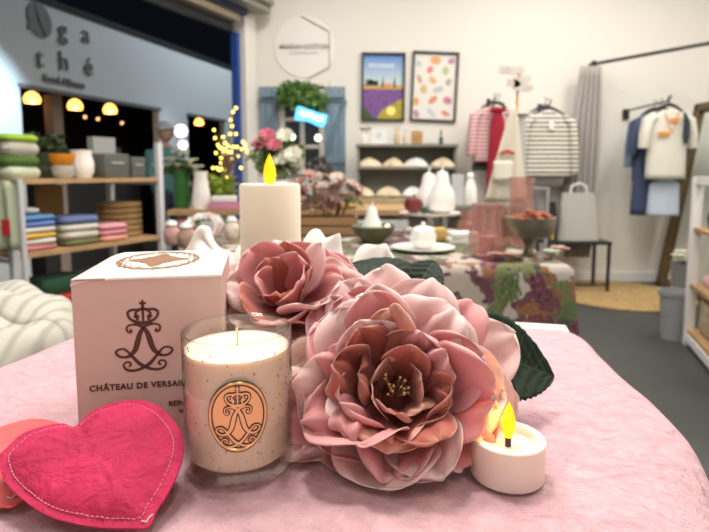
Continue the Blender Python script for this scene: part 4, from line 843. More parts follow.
# below the shelf
tag(MB().box((0, 0, .1), (.38, .3, .2), None, .01).build('red_crate', mat('red_plastic', (.55, .03, .02), .5), loc=onL(.34, .2, .301), rz=rzl), 'red crate on the lowest shelf board behind the candle box', 'crate')
folded(onL(.30, .18, .503), .26, .2, .08, mat('dark_green_cloth', (.03, .10, .05), .9), 'dark green cloth lying on the red crate', rzl)
t = thing('hanging_towel', 'pale green towel with a red mark hanging at the far left edge', 'towel', at(2, 230, y=2.3)*1); t.location.z = 0
def fn(u, v): return ((u-.5)*.16, .012*sin(u*14+v), .78+.30*v)
MB().grid(fn, 16, 8).build('cloth', Mlg, t, solid=.004); MB().box((.03, -.02, .88), (.035, .004, .07)).build('red_mark', mat('red_print', (.5, .02, .03), .8), t, smooth=False)
MB().tube([(-.08, 0, 0), (-.08, 0, 1.085), (.09, 0, 1.085), (.09, 0, 0)], .012, 8).build('stand', MP, t)
# ------------------------------------------------------------------ throw on hamper at left
hp = Vector((-.95, 1.06, 0)); t = thing('wicker_hamper', 'wicker hamper on the floor hidden by the striped throw', 'hamper', hp); MB().lathe([(.20, 0), (.24, .1), (.25, .72), (.24, .74), (.01, .74)], n=32).build('body', M_wicker, t)
M_throw = mat('throw_cream', (.70, .68, .60), .95, bump=.15, bscale=60); nt = M_throw.node_tree
w = nt.nodes.new('ShaderNodeTexWave'); w.inputs['Scale'].default_value = 11; w.inputs['Distortion'].default_value = 3; w.inputs['Detail Scale'].default_value = .6
tc = [n for n in nt.nodes if n.type == 'TEX_COORD'][0]; nt.links.new(tc.outputs['Object'], w.inputs['Vector']); rp = nt.nodes.new('ShaderNodeValToRGB'); rp.color_ramp.elements[0].color = (.33, .32, .27, 1); rp.color_ramp.elements[1].color = (.47, .45, .39, 1); rp.color_ramp.elements[1].position = .5
nt.links.new(w.outputs['Fac'], rp.inputs[0]); nt.links.new(rp.outputs[0], nt.nodes['Principled BSDF'].inputs['Base Color'])
def fn(u, v):
    a = 2*pi*u; r = .345*min(1, v*1.6)**.8; dropz = max(0, v-.55)/.45
    n = noise.noise(Vector((cos(a)*1.6*r*6, sin(a)*1.6*r*6, 2+dropz)))
    rr = r*(1+.10*sin(6*a+2*n)*dropz)+.03*dropz
    return (rr*cos(a), rr*sin(a), .838+.05*n+.03*cos(r*6)-.45*dropz**1.5-.02*v)
tag(MB().grid(fn, 96, 30).build('striped_throw', M_throw, loc=hp, solid=.006, angle=80), 'crumpled cream throw with faint stripes heaped at the left', 'throw')
# ------------------------------------------------------------------ FOREGROUND table (rotated) and pink cloth
TR = -R(13); 
e1 = Vector((cos(TR), sin(TR), 0)); e2 = Vector((-sin(TR), cos(TR), 0)); BR = Vector((.312, .770, 0)); TW, TD = .655, 1.05
TC = BR - e1*TW/2 - e2*TD/2
t = thing('front_table', 'cream-topped table in the foreground under the pink cloth', 'table', (TC.x, TC.y, 0), TR)
MB().box((0, 0, TZ-.022), (TW, TD, .032), None, .003).build('tabletop', M_cream, t)
for x_ in (-.29, .29):
    for y_ in (-.47, .47): MB().box((x_, y_, (TZ-.038)/2), (.05, .05, TZ-.038)).build('leg', M_cream, t, smooth=False)
# pink velour cloth material
M_vel = mat('pink_velour', (.80, .52, .55), .85, sheen=.12); nt = M_vel.node_tree; N = nt.nodes; b = N['Principled BSDF']; b.inputs['Sheen Roughness'].default_value = .4
tc = [n for n in N if n.type == 'TEX_COORD'][0]
v1 = N.new('ShaderNodeTexNoise'); v1.inputs['Scale'].default_value = 55; v1.inputs['Detail'].default_value = 8; v1.inputs['Roughness'].default_value = .7; v1.inputs['Distortion'].default_value = 1.2
v2 = N.new('ShaderNodeTexNoise'); v2.inputs['Scale'].default_value = 500; v2.inputs['Detail'].default_value = 2
v3 = N.new('ShaderNodeTexWave'); v3.wave_type = 'RINGS'; v3.inputs['Scale'].default_value = 9; v3.inputs['Distortion'].default_value = 14; v3.inputs['Detail'].default_value = 3; v3.inputs['Detail Scale'].default_value = 2.5
for q in (v1, v2, v3): nt.links.new(tc.outputs['Object'], q.inputs['Vector'])
ad = N.new('ShaderNodeMath'); ad.operation = 'MULTIPLY_ADD'; ad.inputs[1].default_value = .35; nt.links.new(v2.outputs['Fac'], ad.inputs[0]); nt.links.new(v1.outputs['Fac'], ad.inputs[2])
ad2 = N.new('ShaderNodeMath'); ad2.operation = 'MULTIPLY_ADD'; ad2.inputs[1].default_value = .45; nt.links.new(v3.outputs['Fac'], ad2.inputs[0]); nt.links.new(ad.outputs[0], ad2.inputs[2])
bp = N.new('ShaderNodeBump'); bp.inputs['Strength'].default_value = 1; bp.inputs['Distance'].default_value = .0032; nt.links.new(ad2.outputs[0], bp.inputs['Height']); nt.links.new(bp.outputs['Normal'], b.inputs['Normal'])
rp = N.new('ShaderNodeValToRGB'); rp.color_ramp.elements[0].color = (.58, .33, .37, 1); rp.color_ramp.elements[1].color = (.70, .455, .50, 1); rp.color_ramp.elements[0].position = .35; rp.color_ramp.elements[1].position = .75; nt.links.new(v1.outputs['Fac'], rp.inputs[0]); nt.links.new(rp.outputs[0], b.inputs['Base Color'])
CT = TZ-.0015
tablecloth('pink_velour_cloth', 'pale pink velour cloth covering the foreground table', M_vel, TC.x, TC.y, TR, TW/2+.036, TD/2+.036, CT, .45, rad=.055, fold=.05, foldn=2.2, thick=.003, wr=.0022, nx=210, ny=230, backstop=TD/2-.05, bulge=.032)
# ------------------------------------------------------------------ candle box
fl = at(70.5, 278.5, y=.405); fr = at(217, 278.5, y=.405)
bw = (fr-fl).length; zt = fl.z; bh = zt-TZ; bdp = .116; brz = R(10)
bc = Vector((fl.x, fl.y, TZ+.001)) + Matrix.Rotation(brz, 3, 'Z') @ Vector((bw/2, bdp/2, 0))
bc.y -= 0
t = thing('candle_box', 'pale pink square candle carton with brown crowned monogram and a lid toned lighter', 'box', bc, brz)
M_card = mat('shaded_rose_card', (.70, .51, .445), .5); M_lid = mat('white_card', (.92, .88, .83), .45); M_br = mat('brown_ink', (.10, .028, .015), .5); M_gold = mat('bronze_ink', (.34, .18, .10), .4, metal=.2)  # one pink-cream card: shade and bounce put into body colour, lid toned lit
mb = MB(); w2, d2 = bw/2, bdp/2; hb = bh-.002; th = .0012
rings = [[Vector(q) for q in ((-w2, -d2, z), (w2, -d2, z), (w2, d2, z), (-w2, d2, z))] for z in (0, hb)]
rings.append([Vector(q) for q in ((-w2+th, -d2+th, hb), (w2-th, -d2+th, hb), (w2-th, d2-th, hb), (-w2+th, d2-th, hb))]); rings.append([Vector((q.x, q.y, .002)) for q in rings[2]])
mb.loft(rings, True, True); mb.build('body', M_card, t, smooth=False)
def lidz(x, y):
    v = (y+d2)/bdp; u = (x+w2)/bw
    return hb+.0012+.002*sin(v*pi*.5)*(1-.25*(2*u-1)**2) - .004*max(0, (.14-u)/.14)**2
mb = MB().grid(lambda u, v: (-w2*1.004+bw*1.008*u, -d2-.0008+(bdp+.0008)*v, lidz(-w2+bw*u, -d2+bdp*v)+(-.0022 if v == 0 else 0)), 40, 30)
mb.build('lid', M_lid, t, solid=.0014)
M_kraft = mat('kraft_edge', (.45, .33, .24), .7)
MB().box((-w2+.014, -d2-.0003, hb-.0005), (.022, .0016, .0016)).build('tuck_slot', M_kraft, t, smooth=False)
# monogram strokes in a normalised frame (units: emblem pixels /100)
def EM(p): return ((p[0]-230)/100, (290-p[1])/100)
Ls = [(152, 234), (162, 244), (152, 252), (137, 242), (136, 218), (158, 205), (195, 208), (228, 224), (252, 262), (266, 310), (280, 355), (306, 388), (335, 402), (372, 396), (392, 372), (376, 354), (345, 352), (322, 372), (296, 405), (262, 445), (228, 468), (190, 484), (152, 488), (122, 478), (108, 455), (118, 436), (140, 434), (150, 450), (138, 462)]
Lw = [6, 7, 6, 5, 5, 5, 7, 12, 22, 27, 24, 16, 9, 9, 8, 6, 5, 7, 12, 15, 13, 10, 9, 8, 6, 5, 6, 7, 5]
def strokes():
    out = []
    a = [EM(p) for p in Ls]; out.append((a, Lw)); out.append(([(-x, y) for x, y in a], Lw))
    cr = [([(230, 108), (200, 114), (165, 115), (144, 132), (152, 162), (178, 186)], [7, 9, 10, 10, 9, 9]), ([(230, 108), (208, 118), (188, 135), (192, 160), (202, 180)], [6, 7, 8, 7, 7]), ([(170, 178), (200, 190), (230, 193)], [8, 9, 9]), ([(178, 192), (205, 201), (230, 203)], [4, 5, 5]), ([(178, 160), (195, 150), (205, 165)], [6, 10, 6])]
    for p, w in cr:
        a = [EM(q) for q in p]; out.append((a, w)); out.append(([(-x, y) for x, y in a], w))
    out.append(([EM((230, 56)), EM((230, 80)), EM((230, 108))], [8, 5, 6])); out.append(([EM((210, 74)), EM((230, 76)), EM((250, 74))], [6, 5, 6])); out.append(([EM((230, 108)), EM((230, 150)), EM((230, 188))], [8, 9, 6]))
    out.append(([EM((222, 92)), EM((238, 92))], [12, 12]))
    return out
def ribbon(mb, pts, ws, sc, mapf, grow=0, n=5):
    P = smooth_poly(pts, n); Wd = []
    for i in range(len(ws)-1): Wd += [ws[i]+(ws[i+1]-ws[i])*k/n for k in range(n)]
    Wd.append(ws[-1]); vs = []
    for i, q in enumerate(P):
        tg = (P[min(i+1, len(P)-1)]-P[max(i-1, 0)]).normalized(); nn = Vector((-tg.y, tg.x, 0)); hw = Wd[i]/200+grow
        for s_, hgt in ((1, 0), (1, 1), (-1, 1), (-1, 0)): c = (q+nn*s_*hw)*sc; vs.append(mapf(c.x, c.y, hgt))
    fs = []
    for i in range(len(P)-1):
        for k in range(4): fs.append((i*4+k, i*4+(k+1) % 4, i*4+4+(k+1) % 4, i*4+4+k))
    fs += [(0, 1, 2, 3), tuple((len(P)-1)*4+k for k in (3, 2, 1, 0))]
    mb.add(vs, fs)
def emblem(mb, sc, mapf, grow=0):
    for p, w in strokes(): ribbon(mb, p, w, sc, mapf, grow)
# position on the front face: centre px (144, 339)
pc = at(144, 340, y=.412); ex_ = (pc.x-fl.x)/(fr.x-fl.x)*bw-w2; ez = pc.z-TZ; sc = (54.5/535*.42)/3.24
mb = MB(); emblem(mb, sc, lambda x, y, h: (ex_+x, -d2-.0001-.0003*h, ez+y), grow=.032); mb.build('crowned_monogram', M_br, t, smooth=False)
zl = at(144, 389.5, y=.408).z-TZ
text('CHÂTEAU DE VERSAILLES', .0066, M_br, t, Matrix.Translation((ex_-.0008, -d2-.0003, zl)) @ FACE, extrude=.0002, bold=.0002, spacing=1.12)
zl2 = at(144, 411, y=.406).z-TZ; text('REINE', .0058, M_br, t, Matrix.Translation((ex_+.0245, -d2-.0003, zl2)) @ FACE, extrude=.0002, bold=.00015)
zl3 = at(144, 418.5, y=.406).z-TZ; text('le', .0052, M_br, t, Matrix.Translation((ex_+.0265, -d2-.0003, zl3)) @ FACE, extrude=.0002)
# lid ornament
mb = MB(); lx = ex_+.002
def lm(x, y, h): return (lx+x, -d2+bdp*.56+y, lidz(lx+x, -d2+bdp*.56+y)+.0009+.0002*h)
def ring2(rx, ry, w, n=96, wob=0, wn=8):
    vs = []; 
    for k in range(n):
        a = 2*pi*k/n; q = 1+wob*sin(wn*a)
        for r_ in (q-w, q+w): vs.append(lm(rx*r_*cos(a), ry*r_*sin(a), 1))
    mb.add(vs, [(2*k, 2*k+1, (2*k+3) % (2*n), (2*k+2) % (2*n)) for k in range(n)])
ring2(.033, .042, .045, wob=.05, wn=12); ring2(.0325, .041, .03, wob=-.08, wn=12); ring2(.027, .034, .02, wob=.06, wn=16)
n = 64; vs = [lm(0, 0, 1)]+[lm(.020*(1+.22*cos(4*a)+.1*cos(8*a))*cos(a), .024*(1+.22*cos(4*a)+.1*cos(8*a))*sin(a), 1) for a in [2*pi*k/n for k in range(n)]]
mb.add(vs, [(0, k+1, (k+1) % n+1) for k in range(n)]); mb.build('lid_ornament', M_gold, t, smooth=False)
# ------------------------------------------------------------------ glass candle
jc = at(240, 465, z=TZ); jr = .0392; jh = .1035
t = thing('glass_candle', 'clear glass candle tumbler with cream wax and an oval gold medallion', 'candle', (jc.x, jc.y+.001, TZ+.0015))
M_gl = glass_mat('clear_glass', (.975, .965, .95), 1.45, .03, 1.5)
MB().lathe([(jr*.90, 0), (jr*.97, .002), (jr, .008), (jr, jh-.001), (jr-.0008, jh), (jr-.0013, jh), (jr-.0014, jh-.002), (jr-.0014, .014), (jr-.004, .0105), (.001, .009)], n=96).build('glass_tumbler', M_gl, t)
wz = jh-.0125
M_wax = mat('cream_wax', (.95, .80, .64), .45, sss=.6)
MB().lathe([(jr-.006, .0112), (jr-.0016, .0150), (jr-.0016, wz-.0005), (jr-.0025, wz-.0012), (jr*.5, wz-.0002), (.0005, wz)], n=72).build('wax', M_wax, t)
MB().tube([(0, 0, wz-.002), (.0005, 0, wz+.006), (-.0005, 0, wz+.0125)], .0009, 8).build('wick', mat('wick_cotton', (.85, .78, .62), .8), t)
rnd = random.Random(8); mb = MB()
MB().tube([((jr-.0007)*cos(a), (jr-.0007)*sin(a), jh-.0003) for a in [2*pi*k/64 for k in range(64)]], .0010, 8, True).build('glass_rim', M_gl, t)
for k in range(280):
    a = rnd.uniform(0, 2*pi); z = rnd.uniform(.006, jh-.004); r_ = rnd.uniform(.0003, .0006)
    mb.ball(((jr-.0006)*cos(a), (jr-.0006)*sin(a), z), r_, 6, 4, sq=(1, 1, rnd.uniform(1, 1.8)))
o = mb.build('seed_bubble', mat('bubble_shade', (.40, .28, .20), .15), t); o['kind'] = 'stuff'
# medallion wrapped on the jar; centre azimuth towards the camera
camdir = atan2(-jc.y, -jc.x); az0 = camdir - .02
mzc = .0545
def wrap(x, y, r): a = az0+x/jr; return (r*cos(a), r*sin(a), mzc+y)
mw_, mh_ = .0184, .0232
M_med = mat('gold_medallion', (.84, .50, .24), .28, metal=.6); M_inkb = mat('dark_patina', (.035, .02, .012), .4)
mb = MB(); n = 48
rings = [[Vector(wrap(mw_*s_*cos(a), mh_*s_*sin(a), jr+h_)) for a in [2*pi*k/n for k in range(n)]] for s_, h_ in ((1.0, .0001), (1.0, .0011), (.6, .0011), (.3, .0011), (.02, .0011))]
mb.loft(rings, False, True); mb.build('medallion', M_med, t)
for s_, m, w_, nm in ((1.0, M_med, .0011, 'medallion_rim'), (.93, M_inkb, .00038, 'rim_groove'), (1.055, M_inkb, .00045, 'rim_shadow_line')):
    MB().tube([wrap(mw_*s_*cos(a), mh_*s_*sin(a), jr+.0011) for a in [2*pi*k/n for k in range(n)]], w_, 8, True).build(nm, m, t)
sm = .0097; off = -.0014
mb = MB(); emblem(mb, sm, lambda x, y, h: wrap(x*.90, y+off, jr+.0012+.0003*h), grow=.10); mb.build('monogram_outline', M_inkb, t, smooth=False)
mb = MB(); emblem(mb, sm, lambda x, y, h: wrap(x*.90, y+off, jr+.0012+.00055*h), grow=.015); mb.build('monogram', M_med, t, smooth=False)
# ------------------------------------------------------------------ hearts
def heart(name, lab, outline, p0, nrm, m, Hh, stitch=True, seed=0, knot=None):
    ex = Vector((1, 0, 0)); ex = (ex-nrm*ex.dot(nrm)).normalized(); ey = nrm.cross(ex)
    P = [on_plane(x, y, p0, nrm) for x, y in outline]; c = sum(P, Vector())/len(P)
    t = thing(name, lab, 'heart', c); P2 = smooth_poly([((q-c).dot(ex), (q-c).dot(ey)) for q in P], 6, True); n = len(P2)
    mb = MB(); ts = [.02, .12, .24, .36, .48, .6, .7, .78, .84, .88, .91, .94, .97, 1.0]
    def pt(q, s_, side):
        x, y = q.x*s_, q.y*s_
        pr = max(0, 1-(s_/.89)**3.2)**.65 if s_ < .89 else 0
        z = Hh*pr*(1+.10*noise.noise(Vector((x*45, y*45, seed)))) + .0012*noise.noise(Vector((x*170, y*170, seed)))*(pr > 0) + (.0008 if side > 0 else 0)
        bend = .0022*noise.noise(Vector((x*25, y*25, seed+4)))*(s_**2)
        return ex*x+ey*y+nrm*((z if side > 0 else -z*.55-.0008)+bend)
    top = [[pt(q, s_, 1) for q in P2] for s_ in ts]; bot = [[pt(q, s_, -1) for q in P2] for s_ in reversed(ts)]
    mb.loft(top+bot, True, True); mb.build('pillow', m, t, angle=70)
    if stitch:
        mb = MB(); P3 = [pt(q, .885, 1)+nrm*.0004 for q in P2]; L_ = [0]
        for i in range(n): L_.append(L_[-1]+(P3[(i+1) % n]-P3[i]).length)
        tot = L_[-1]; s_ = 0; i = 0
        def pos(s):
            k = 0
            while L_[k+1] < s: k += 1
            return P3[k].lerp(P3[(k+1) % n], (s-L_[k])/max(1e-9, L_[k+1]-L_[k]))
        while s_+.0022 < tot:
            mb.tube([pos(s_), pos(s_+.0011)+nrm*.0003, pos(s_+.0021)], .00022, 5); s_ += .0033
        mb.build('stitching', mat('thread', (.72, .42, .44), .8), t)
    if knot:
        k = on_plane(*knot, p0, nrm)-c; MB().tube([k+nrm*.001, k+ey*.002+nrm*.002+ex*.001, k+ey*.005+nrm*.001+ex*.002], [.0007, .0006, .0004], 6).tube([k+nrm*.001, k-ex*.003+nrm*.002], .0005, 6).build('thread_knot', mat('knot_thread', (.6, .5, .45), .8), t)
    return t
def felt(name, c, c2):
    m = mat(name, c, .75, col2=c2, vscale=22); nt = m.node_tree; N = nt.nodes; b = N['Principled BSDF']; tc = [n for n in N if n.type == 'TEX_COORD'][0]
    q = N.new('ShaderNodeTexNoise'); q.inputs['Scale'].default_value = 70; q.inputs['Detail'].default_value = 9; q.inputs['Roughness'].default_value = .62; q.inputs['Distortion'].default_value = .8; nt.links.new(tc.outputs['Object'], q.inputs['Vector'])
    bp = N.new('ShaderNodeBump'); bp.inputs['Strength'].default_value = 1; bp.inputs['Distance'].default_value = .004; nt.links.new(q.outputs['Fac'], bp.inputs['Height']); nt.links.new(bp.outputs['Normal'], b.inputs['Normal']); return m
tl = R(24); n1 = Vector((0, -sin(tl), cos(tl))); p1 = Vector((0, .297, TZ+.0075))
o1 = [(75, 427), (86, 416), (100, 407), (120, 402), (140, 401.5), (160, 408.5), (174, 421), (183, 437), (184, 454), (178.6, 474), (168.6, 494), (157, 511.5), (148, 528), (126, 529), (94, 526), (63, 521), (43, 514), (23, 500), (6, 483), (0, 469), (-1, 457), (9, 446), (23, 434), (43, 427), (63, 424)]
heart('pink_heart_sachet', 'hot pink stitched heart cushion leaning on the candle box', o1, p1, n1, felt('hot_pink_felt', (.62, .018, .105), (.46, .010, .065)), .0070, knot=(147, 523))
o2 = [(60, 424), (45, 421), (30, 421), (12, 425), (-5, 431), (-25, 441), (-45, 456), (-60, 448), (-80, 452), (-90, 470), (-80, 490), (-55, 503), (-20, 506), (0, 505), (14, 505), (32, 492), (52, 470), (70, 440)]
heart('coral_heart_sachet', 'coral orange heart cushion lying under the hot pink heart', o2, Vector((0, .33, TZ+.0065)), Vector((0, 0, 1)), felt('coral_felt', (.80, .12, .12), (.80, .17, .17)), .0065, stitch=False, seed=5, knot=(12, 500))
# ------------------------------------------------------------------ LED candles
M_flame = emis('led_flame', (1.0, .55, .0), 1.3)
nt = M_flame.node_tree; nt.nodes['Principled BSDF'].inputs['Emission Color'].default_value = (1.0, .40, .004, 1)
M_glowtip = emis('led_core', (1.0, .85, .25), 4.0)
def flame(t, z, h, r, lean=0):
    prof = [(r*.45, 0), (r*.8, h*.14), (r, h*.34), (r*.86, h*.58), (r*.5, h*.8), (r*.18, h*.94), (.0003, h)]
    MB().lathe(prof, (0, 0, z), 24).build('flame', M_flame, t)
tc_ = at(507, 475.5, z=TZ); r_ = .0258; th_ = .0285
M_led = mat('ivory_plastic', (.86, .76, .68), .45, sss=.3)
t = thing('tealight_candle', 'small ivory LED tealight candle glowing beside the large peony', 'candle', (tc_.x, tc_.y, TZ+.0015))
MB().lathe([(r_*.97, 0), (r_, .0012), (r_, th_-.001), (r_-.001, th_), (r_-.0055, th_), (r_-.0065, th_-.001), (r_-.0085, th_-.005), (.003, th_-.0075), (.0005, th_-.0076)], n=72).build('candle_body', M_led, t)
MB().tube([(0, 0, th_-.0085), (0, 0, th_-.0005)], .0022, 12).build('wick', M_black, t)
flame(t, th_-.0008, .0262, .0050)
l = bpy.data.lights.new('flame_light', 'POINT'); l.energy = .035; l.color = (1, .5, .08); l.shadow_soft_size = .006; lo = bpy.data.objects.new('flame_light', l); COL.objects.link(lo); lo.location = (tc_.x-.006, tc_.y-.002, TZ+th_+.018)
pc_ = at(271, 250, y=.655); r_ = 60/535*.655/.985/2*.99; ph_ = zat(184.5, .655)-TZ
t = thing('pillar_candle', 'tall ivory pillar candle with LED flame behind the flowers', 'candle', (pc_.x, .655, TZ+.0015))
MB().lathe([(r_*.98, 0), (r_, .002), (r_, ph_-.003), (r_-.002, ph_-.0005), (r_-.006, ph_-.0008), (.012, ph_-.005), (.0005, ph_-.0055)], n=72).build('candle_body', mat('ivory_wax', (.88, .78, .62), .5, sss=.3), t)
flame(t, ph_-.003, .0385, .0078)
MB().lathe([(.006, ph_-.0055), (.0045, ph_-.001)], n=16).build('flame_socket', M_led, t)
# ------------------------------------------------------------------ peonies
M_pet = vcol_mat('petal_fabric', .6, .34)
def mix(a, b, t): t = max(0, min(1, t)); return tuple(a[i]*(1-t)+b[i]*t for i in range(3))
def petal(root, L_, W_, th0, th1, az, r0, z0, cup, ruf, rf, ph, curl, tone, notch=.06, pw=1.0, twist=0, NU=16, NV=18):
    path = [(r0, z0, th0)]; r = r0; z = z0; n = 40
    for k in range(1, n+1):
        v = k/n; th = th0+(th1-th0)*v**pw+curl*max(0, (v-.74)/.26)**1.3
        r += sin(th)*L_/n; z += cos(th)*L_/n; path.append((r, z, th))
    ca, sa = cos(az), sin(az); base, mid, edge = tone
    def fn(u, v):
        uu = 2*u-1
        v = 1-(1-v)**2.1
        vv = v*(1-.05*abs(uu)**2*v) - notch*exp(-(uu/.30)**2)*v**5*.6 + .010*v**3*sin(5*uu+ph)
        vv = max(0, min(1, vv)); k = vv*n; i = min(n-1, int(k)); f_ = k-i
        r = path[i][0]*(1-f_)+path[i+1][0]*f_; z = path[i][1]*(1-f_)+path[i+1][1]*f_; th = path[i][2]*(1-f_)+path[i+1][2]*f_
        wv = (.18+.82*sin(pi/2*min(1, v/.60))**1.2) if v < .60 else max(.0004, (1-min(1, (v-.60)/.40)**2.3))**(1/2.1)
        w = W_/2*wv*uu
        off = cup*W_*(abs(uu)**2.0)*min(1, v*2.2)*(1-.45*v)*wv*wv + (ruf*sin(rf*uu+ph)*v**2.2*(.4+.6*abs(uu)) + ruf*.6*sin(rf*1.9*uu+2*ph+3*v)*v**3)*min(1, wv*1.15) + twist*uu*v*W_*wv
        nr, nz = -cos(th), sin(th)
        rr = r+nr*off; zz = z+nz*off
        cv = w*(1-.0*v)
        return (rr*ca-cv*sa, rr*sa+cv*ca, zz)
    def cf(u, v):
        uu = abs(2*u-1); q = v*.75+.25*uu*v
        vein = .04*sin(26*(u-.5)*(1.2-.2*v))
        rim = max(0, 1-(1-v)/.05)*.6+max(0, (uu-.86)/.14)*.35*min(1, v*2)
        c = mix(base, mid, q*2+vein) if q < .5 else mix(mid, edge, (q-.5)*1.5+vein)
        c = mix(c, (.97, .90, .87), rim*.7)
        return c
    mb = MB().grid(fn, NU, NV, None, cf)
    # petals that reach the cloth come to rest on it
    Mw = Matrix.Translation(root.location) @ root.rotation_euler.to_matrix().to_4x4(); Mi = Mw.inverted(); zm = TZ+.0022+.0006*(len(root.children) % 12)
    for i, p in enumerate(mb.v):
        q = Mw @ p
        if q.z < zm+.03:
            q.z = zm+.004*math.log(1+exp(max(-40, (q.z-zm)/.004))); mb.v[i] = Mi @ q
    return mb.build('petal', M_pet, root, solid=.0005, vcol=True, angle=180)
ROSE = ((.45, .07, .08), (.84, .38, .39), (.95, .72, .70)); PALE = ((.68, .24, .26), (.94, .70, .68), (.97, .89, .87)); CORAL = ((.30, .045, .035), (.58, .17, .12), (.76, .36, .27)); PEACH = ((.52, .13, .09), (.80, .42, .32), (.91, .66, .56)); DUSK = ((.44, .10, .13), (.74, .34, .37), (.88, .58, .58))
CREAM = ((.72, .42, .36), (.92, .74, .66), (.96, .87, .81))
def flower_root(name, lab, pos, axis, spin=0):
    t = thing(name, lab, 'flower', pos); z = Vector(axis).normalized(); x = (Vector((1, 0, 0))-z*z.x).normalized(); y = z.cross(x)
    M = Matrix((x, y, z)).transposed(); t.rotation_euler = M.to_euler(); return t
def D(a): return R(a)
# big peony ---------------------------------------------------
fc = at(394, 394, y=.398)
big = flower_root('large_peony', 'large open pink silk peony facing the viewer in the foreground', fc, (-.04, -.80, .60))
rnd = random.Random(31); SCF = 1.17
def layer(root, n, L_, W_, a0, a1, r0, z0, curl, tones, jit=1.0, asym=.1, cup=.16, ruf=.004, rf=3.6, notch=.02, off=0, NU=16, NV=20):
    for i in range(n):
        az = i*360/n+off+rnd.uniform(-9, 9)*jit; g = 1+asym*sin(R(az)); k1, k2, k3 = (rnd.uniform(-1, 1) for _ in range(3))
        if root.name == 'large_peony' and -48 < (az+180) % 360-180 < -8: g *= .84
        petal(root, SCF*L_*g*(1+.11*jit*k1), SCF*W_*(1+.16*k2), D(a0+7*k3), D(a1+12*k1*jit), D(az), r0, z0+(.005 if i % 2 else 0), cup*(1+.6*k2) if rnd.random() > .2 else -.06, ruf*(1.5+.8*k3), rf*(1+.25*k2), rnd.uniform(0, 6), curl*(1+.8*k3), tones[i % len(tones)], notch=notch*(1+k1), twist=.30*k2, NU=NU, NV=NV)
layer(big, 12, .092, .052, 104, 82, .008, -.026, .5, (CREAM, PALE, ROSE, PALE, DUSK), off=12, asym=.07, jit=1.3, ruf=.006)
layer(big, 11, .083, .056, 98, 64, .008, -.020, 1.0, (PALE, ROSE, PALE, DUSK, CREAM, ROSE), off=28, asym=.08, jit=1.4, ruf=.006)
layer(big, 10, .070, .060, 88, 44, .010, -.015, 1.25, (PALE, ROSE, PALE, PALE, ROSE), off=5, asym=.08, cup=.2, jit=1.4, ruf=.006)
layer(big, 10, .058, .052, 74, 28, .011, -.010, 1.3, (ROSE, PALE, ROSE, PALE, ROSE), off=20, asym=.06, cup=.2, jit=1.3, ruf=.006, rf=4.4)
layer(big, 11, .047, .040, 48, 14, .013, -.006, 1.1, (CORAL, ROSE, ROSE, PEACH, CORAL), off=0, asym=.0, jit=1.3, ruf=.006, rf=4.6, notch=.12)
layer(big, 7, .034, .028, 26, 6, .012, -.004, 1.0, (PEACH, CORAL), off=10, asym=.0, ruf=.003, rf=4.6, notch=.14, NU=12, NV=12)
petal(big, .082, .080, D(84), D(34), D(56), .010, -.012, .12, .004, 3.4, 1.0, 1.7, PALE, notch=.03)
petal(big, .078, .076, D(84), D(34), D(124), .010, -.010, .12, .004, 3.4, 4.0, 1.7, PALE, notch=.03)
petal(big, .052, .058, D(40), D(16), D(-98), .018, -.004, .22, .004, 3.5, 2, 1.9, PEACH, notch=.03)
rnd = random.Random(2); M_stam = mat('stamen_yellow', (.62, .42, .18), .6)
for k in range(16):
    a = rnd.uniform(0, 6.28); q = rnd.uniform(0, .006); h_ = rnd.uniform(.014, .024); e = (q*cos(a)*1.8, q*sin(a)*1.8, h_)
    MB().tube([(q*cos(a)*.5, q*sin(a)*.5, -.004), e], .0004, 5).ball(e, .0012, 8, 6).build('stamen', M_stam, big)
MB().lathe([(.002, -.040), (.014, -.036), (.018, -.024), (.015, -.014), (.004, -.010)], n=20).build('flower_base', mat('sepal_rose', (.22, .05, .035), .8), big)
# leaves: serrated with midrib, built in world space relative to the root
M_lf = mat('dark_silk_leaf', (.010, .024, .011), .6, var=.35, vscale=30)
M_lf.node_tree.nodes['Principled BSDF'].inputs['Specular IOR Level'].default_value = .2
nt = M_lf.node_tree; N = nt.nodes; tcn = [n for n in N if n.type == 'TEX_COORD'][0]
def leaf(root, name, a, b, wid, nrm, sag=.01, fold_=.15, teeth=18):
    a, b = Vector(a), Vector(b); ax = (b-a); L_ = ax.length; ax.normalize(); nrm = Vector(nrm); nrm = (nrm-ax*nrm.dot(ax)).normalized(); sd = ax.cross(nrm)
    inv = (Matrix.Translation(root.location) @ root.rotation_euler.to_matrix().to_4x4()).inverted()
    def P(u, v):
        uu = 2*u-1; w = wid/2*(sin(pi*min(1, v**.85))**.75 if 0 < v < 1 else 0)
        tooth = (1+.07*((v*teeth) % 1)*(abs(uu) > .95))
        vein = .0005*sin((v*1.0+abs(uu)*.22)*2*pi*8)*(abs(uu) > .05)*(1-abs(uu)*.3)
        return a+ax*(L_*v)+sd*(w*uu*tooth)+nrm*(fold_*w*abs(uu)+vein-sag*(2*v-1)**2)
    mb = MB().grid(lambda u, v: inv @ P(u, v), 24, 72); o = mb.build(name, M_lf, root, solid=.0005, angle=60)
    MB().tube([inv @ (P(.5, k/14)+nrm*.0003) for k in range(15)], [.0011*(1-k/16) for k in range(15)], 6).build('midrib', mat('leaf_vein', (.05, .075, .025), .5), o)
    mb = MB()
    for k in range(2, 9):
        for s_ in (0, 1): mb.tube([inv @ (P(.5, k/10)+nrm*.0004), inv @ (P(.5+(.22 if s_ else -.22), k/10+.05)+nrm*.0005), inv @ (P(.5+(.42 if s_ else -.42), min(.98, k/10+.085))+nrm*.0005)], .0003, 4)
    mb.build('side_vein', mat('leaf_vein_dark', (.025, .05, .02), .5), o)
    return o
leaf(big, 'leaf', at(446, 340, y=.45), at(557, 375, y=.47), .080, (-.12, -.66, .70), sag=.004)
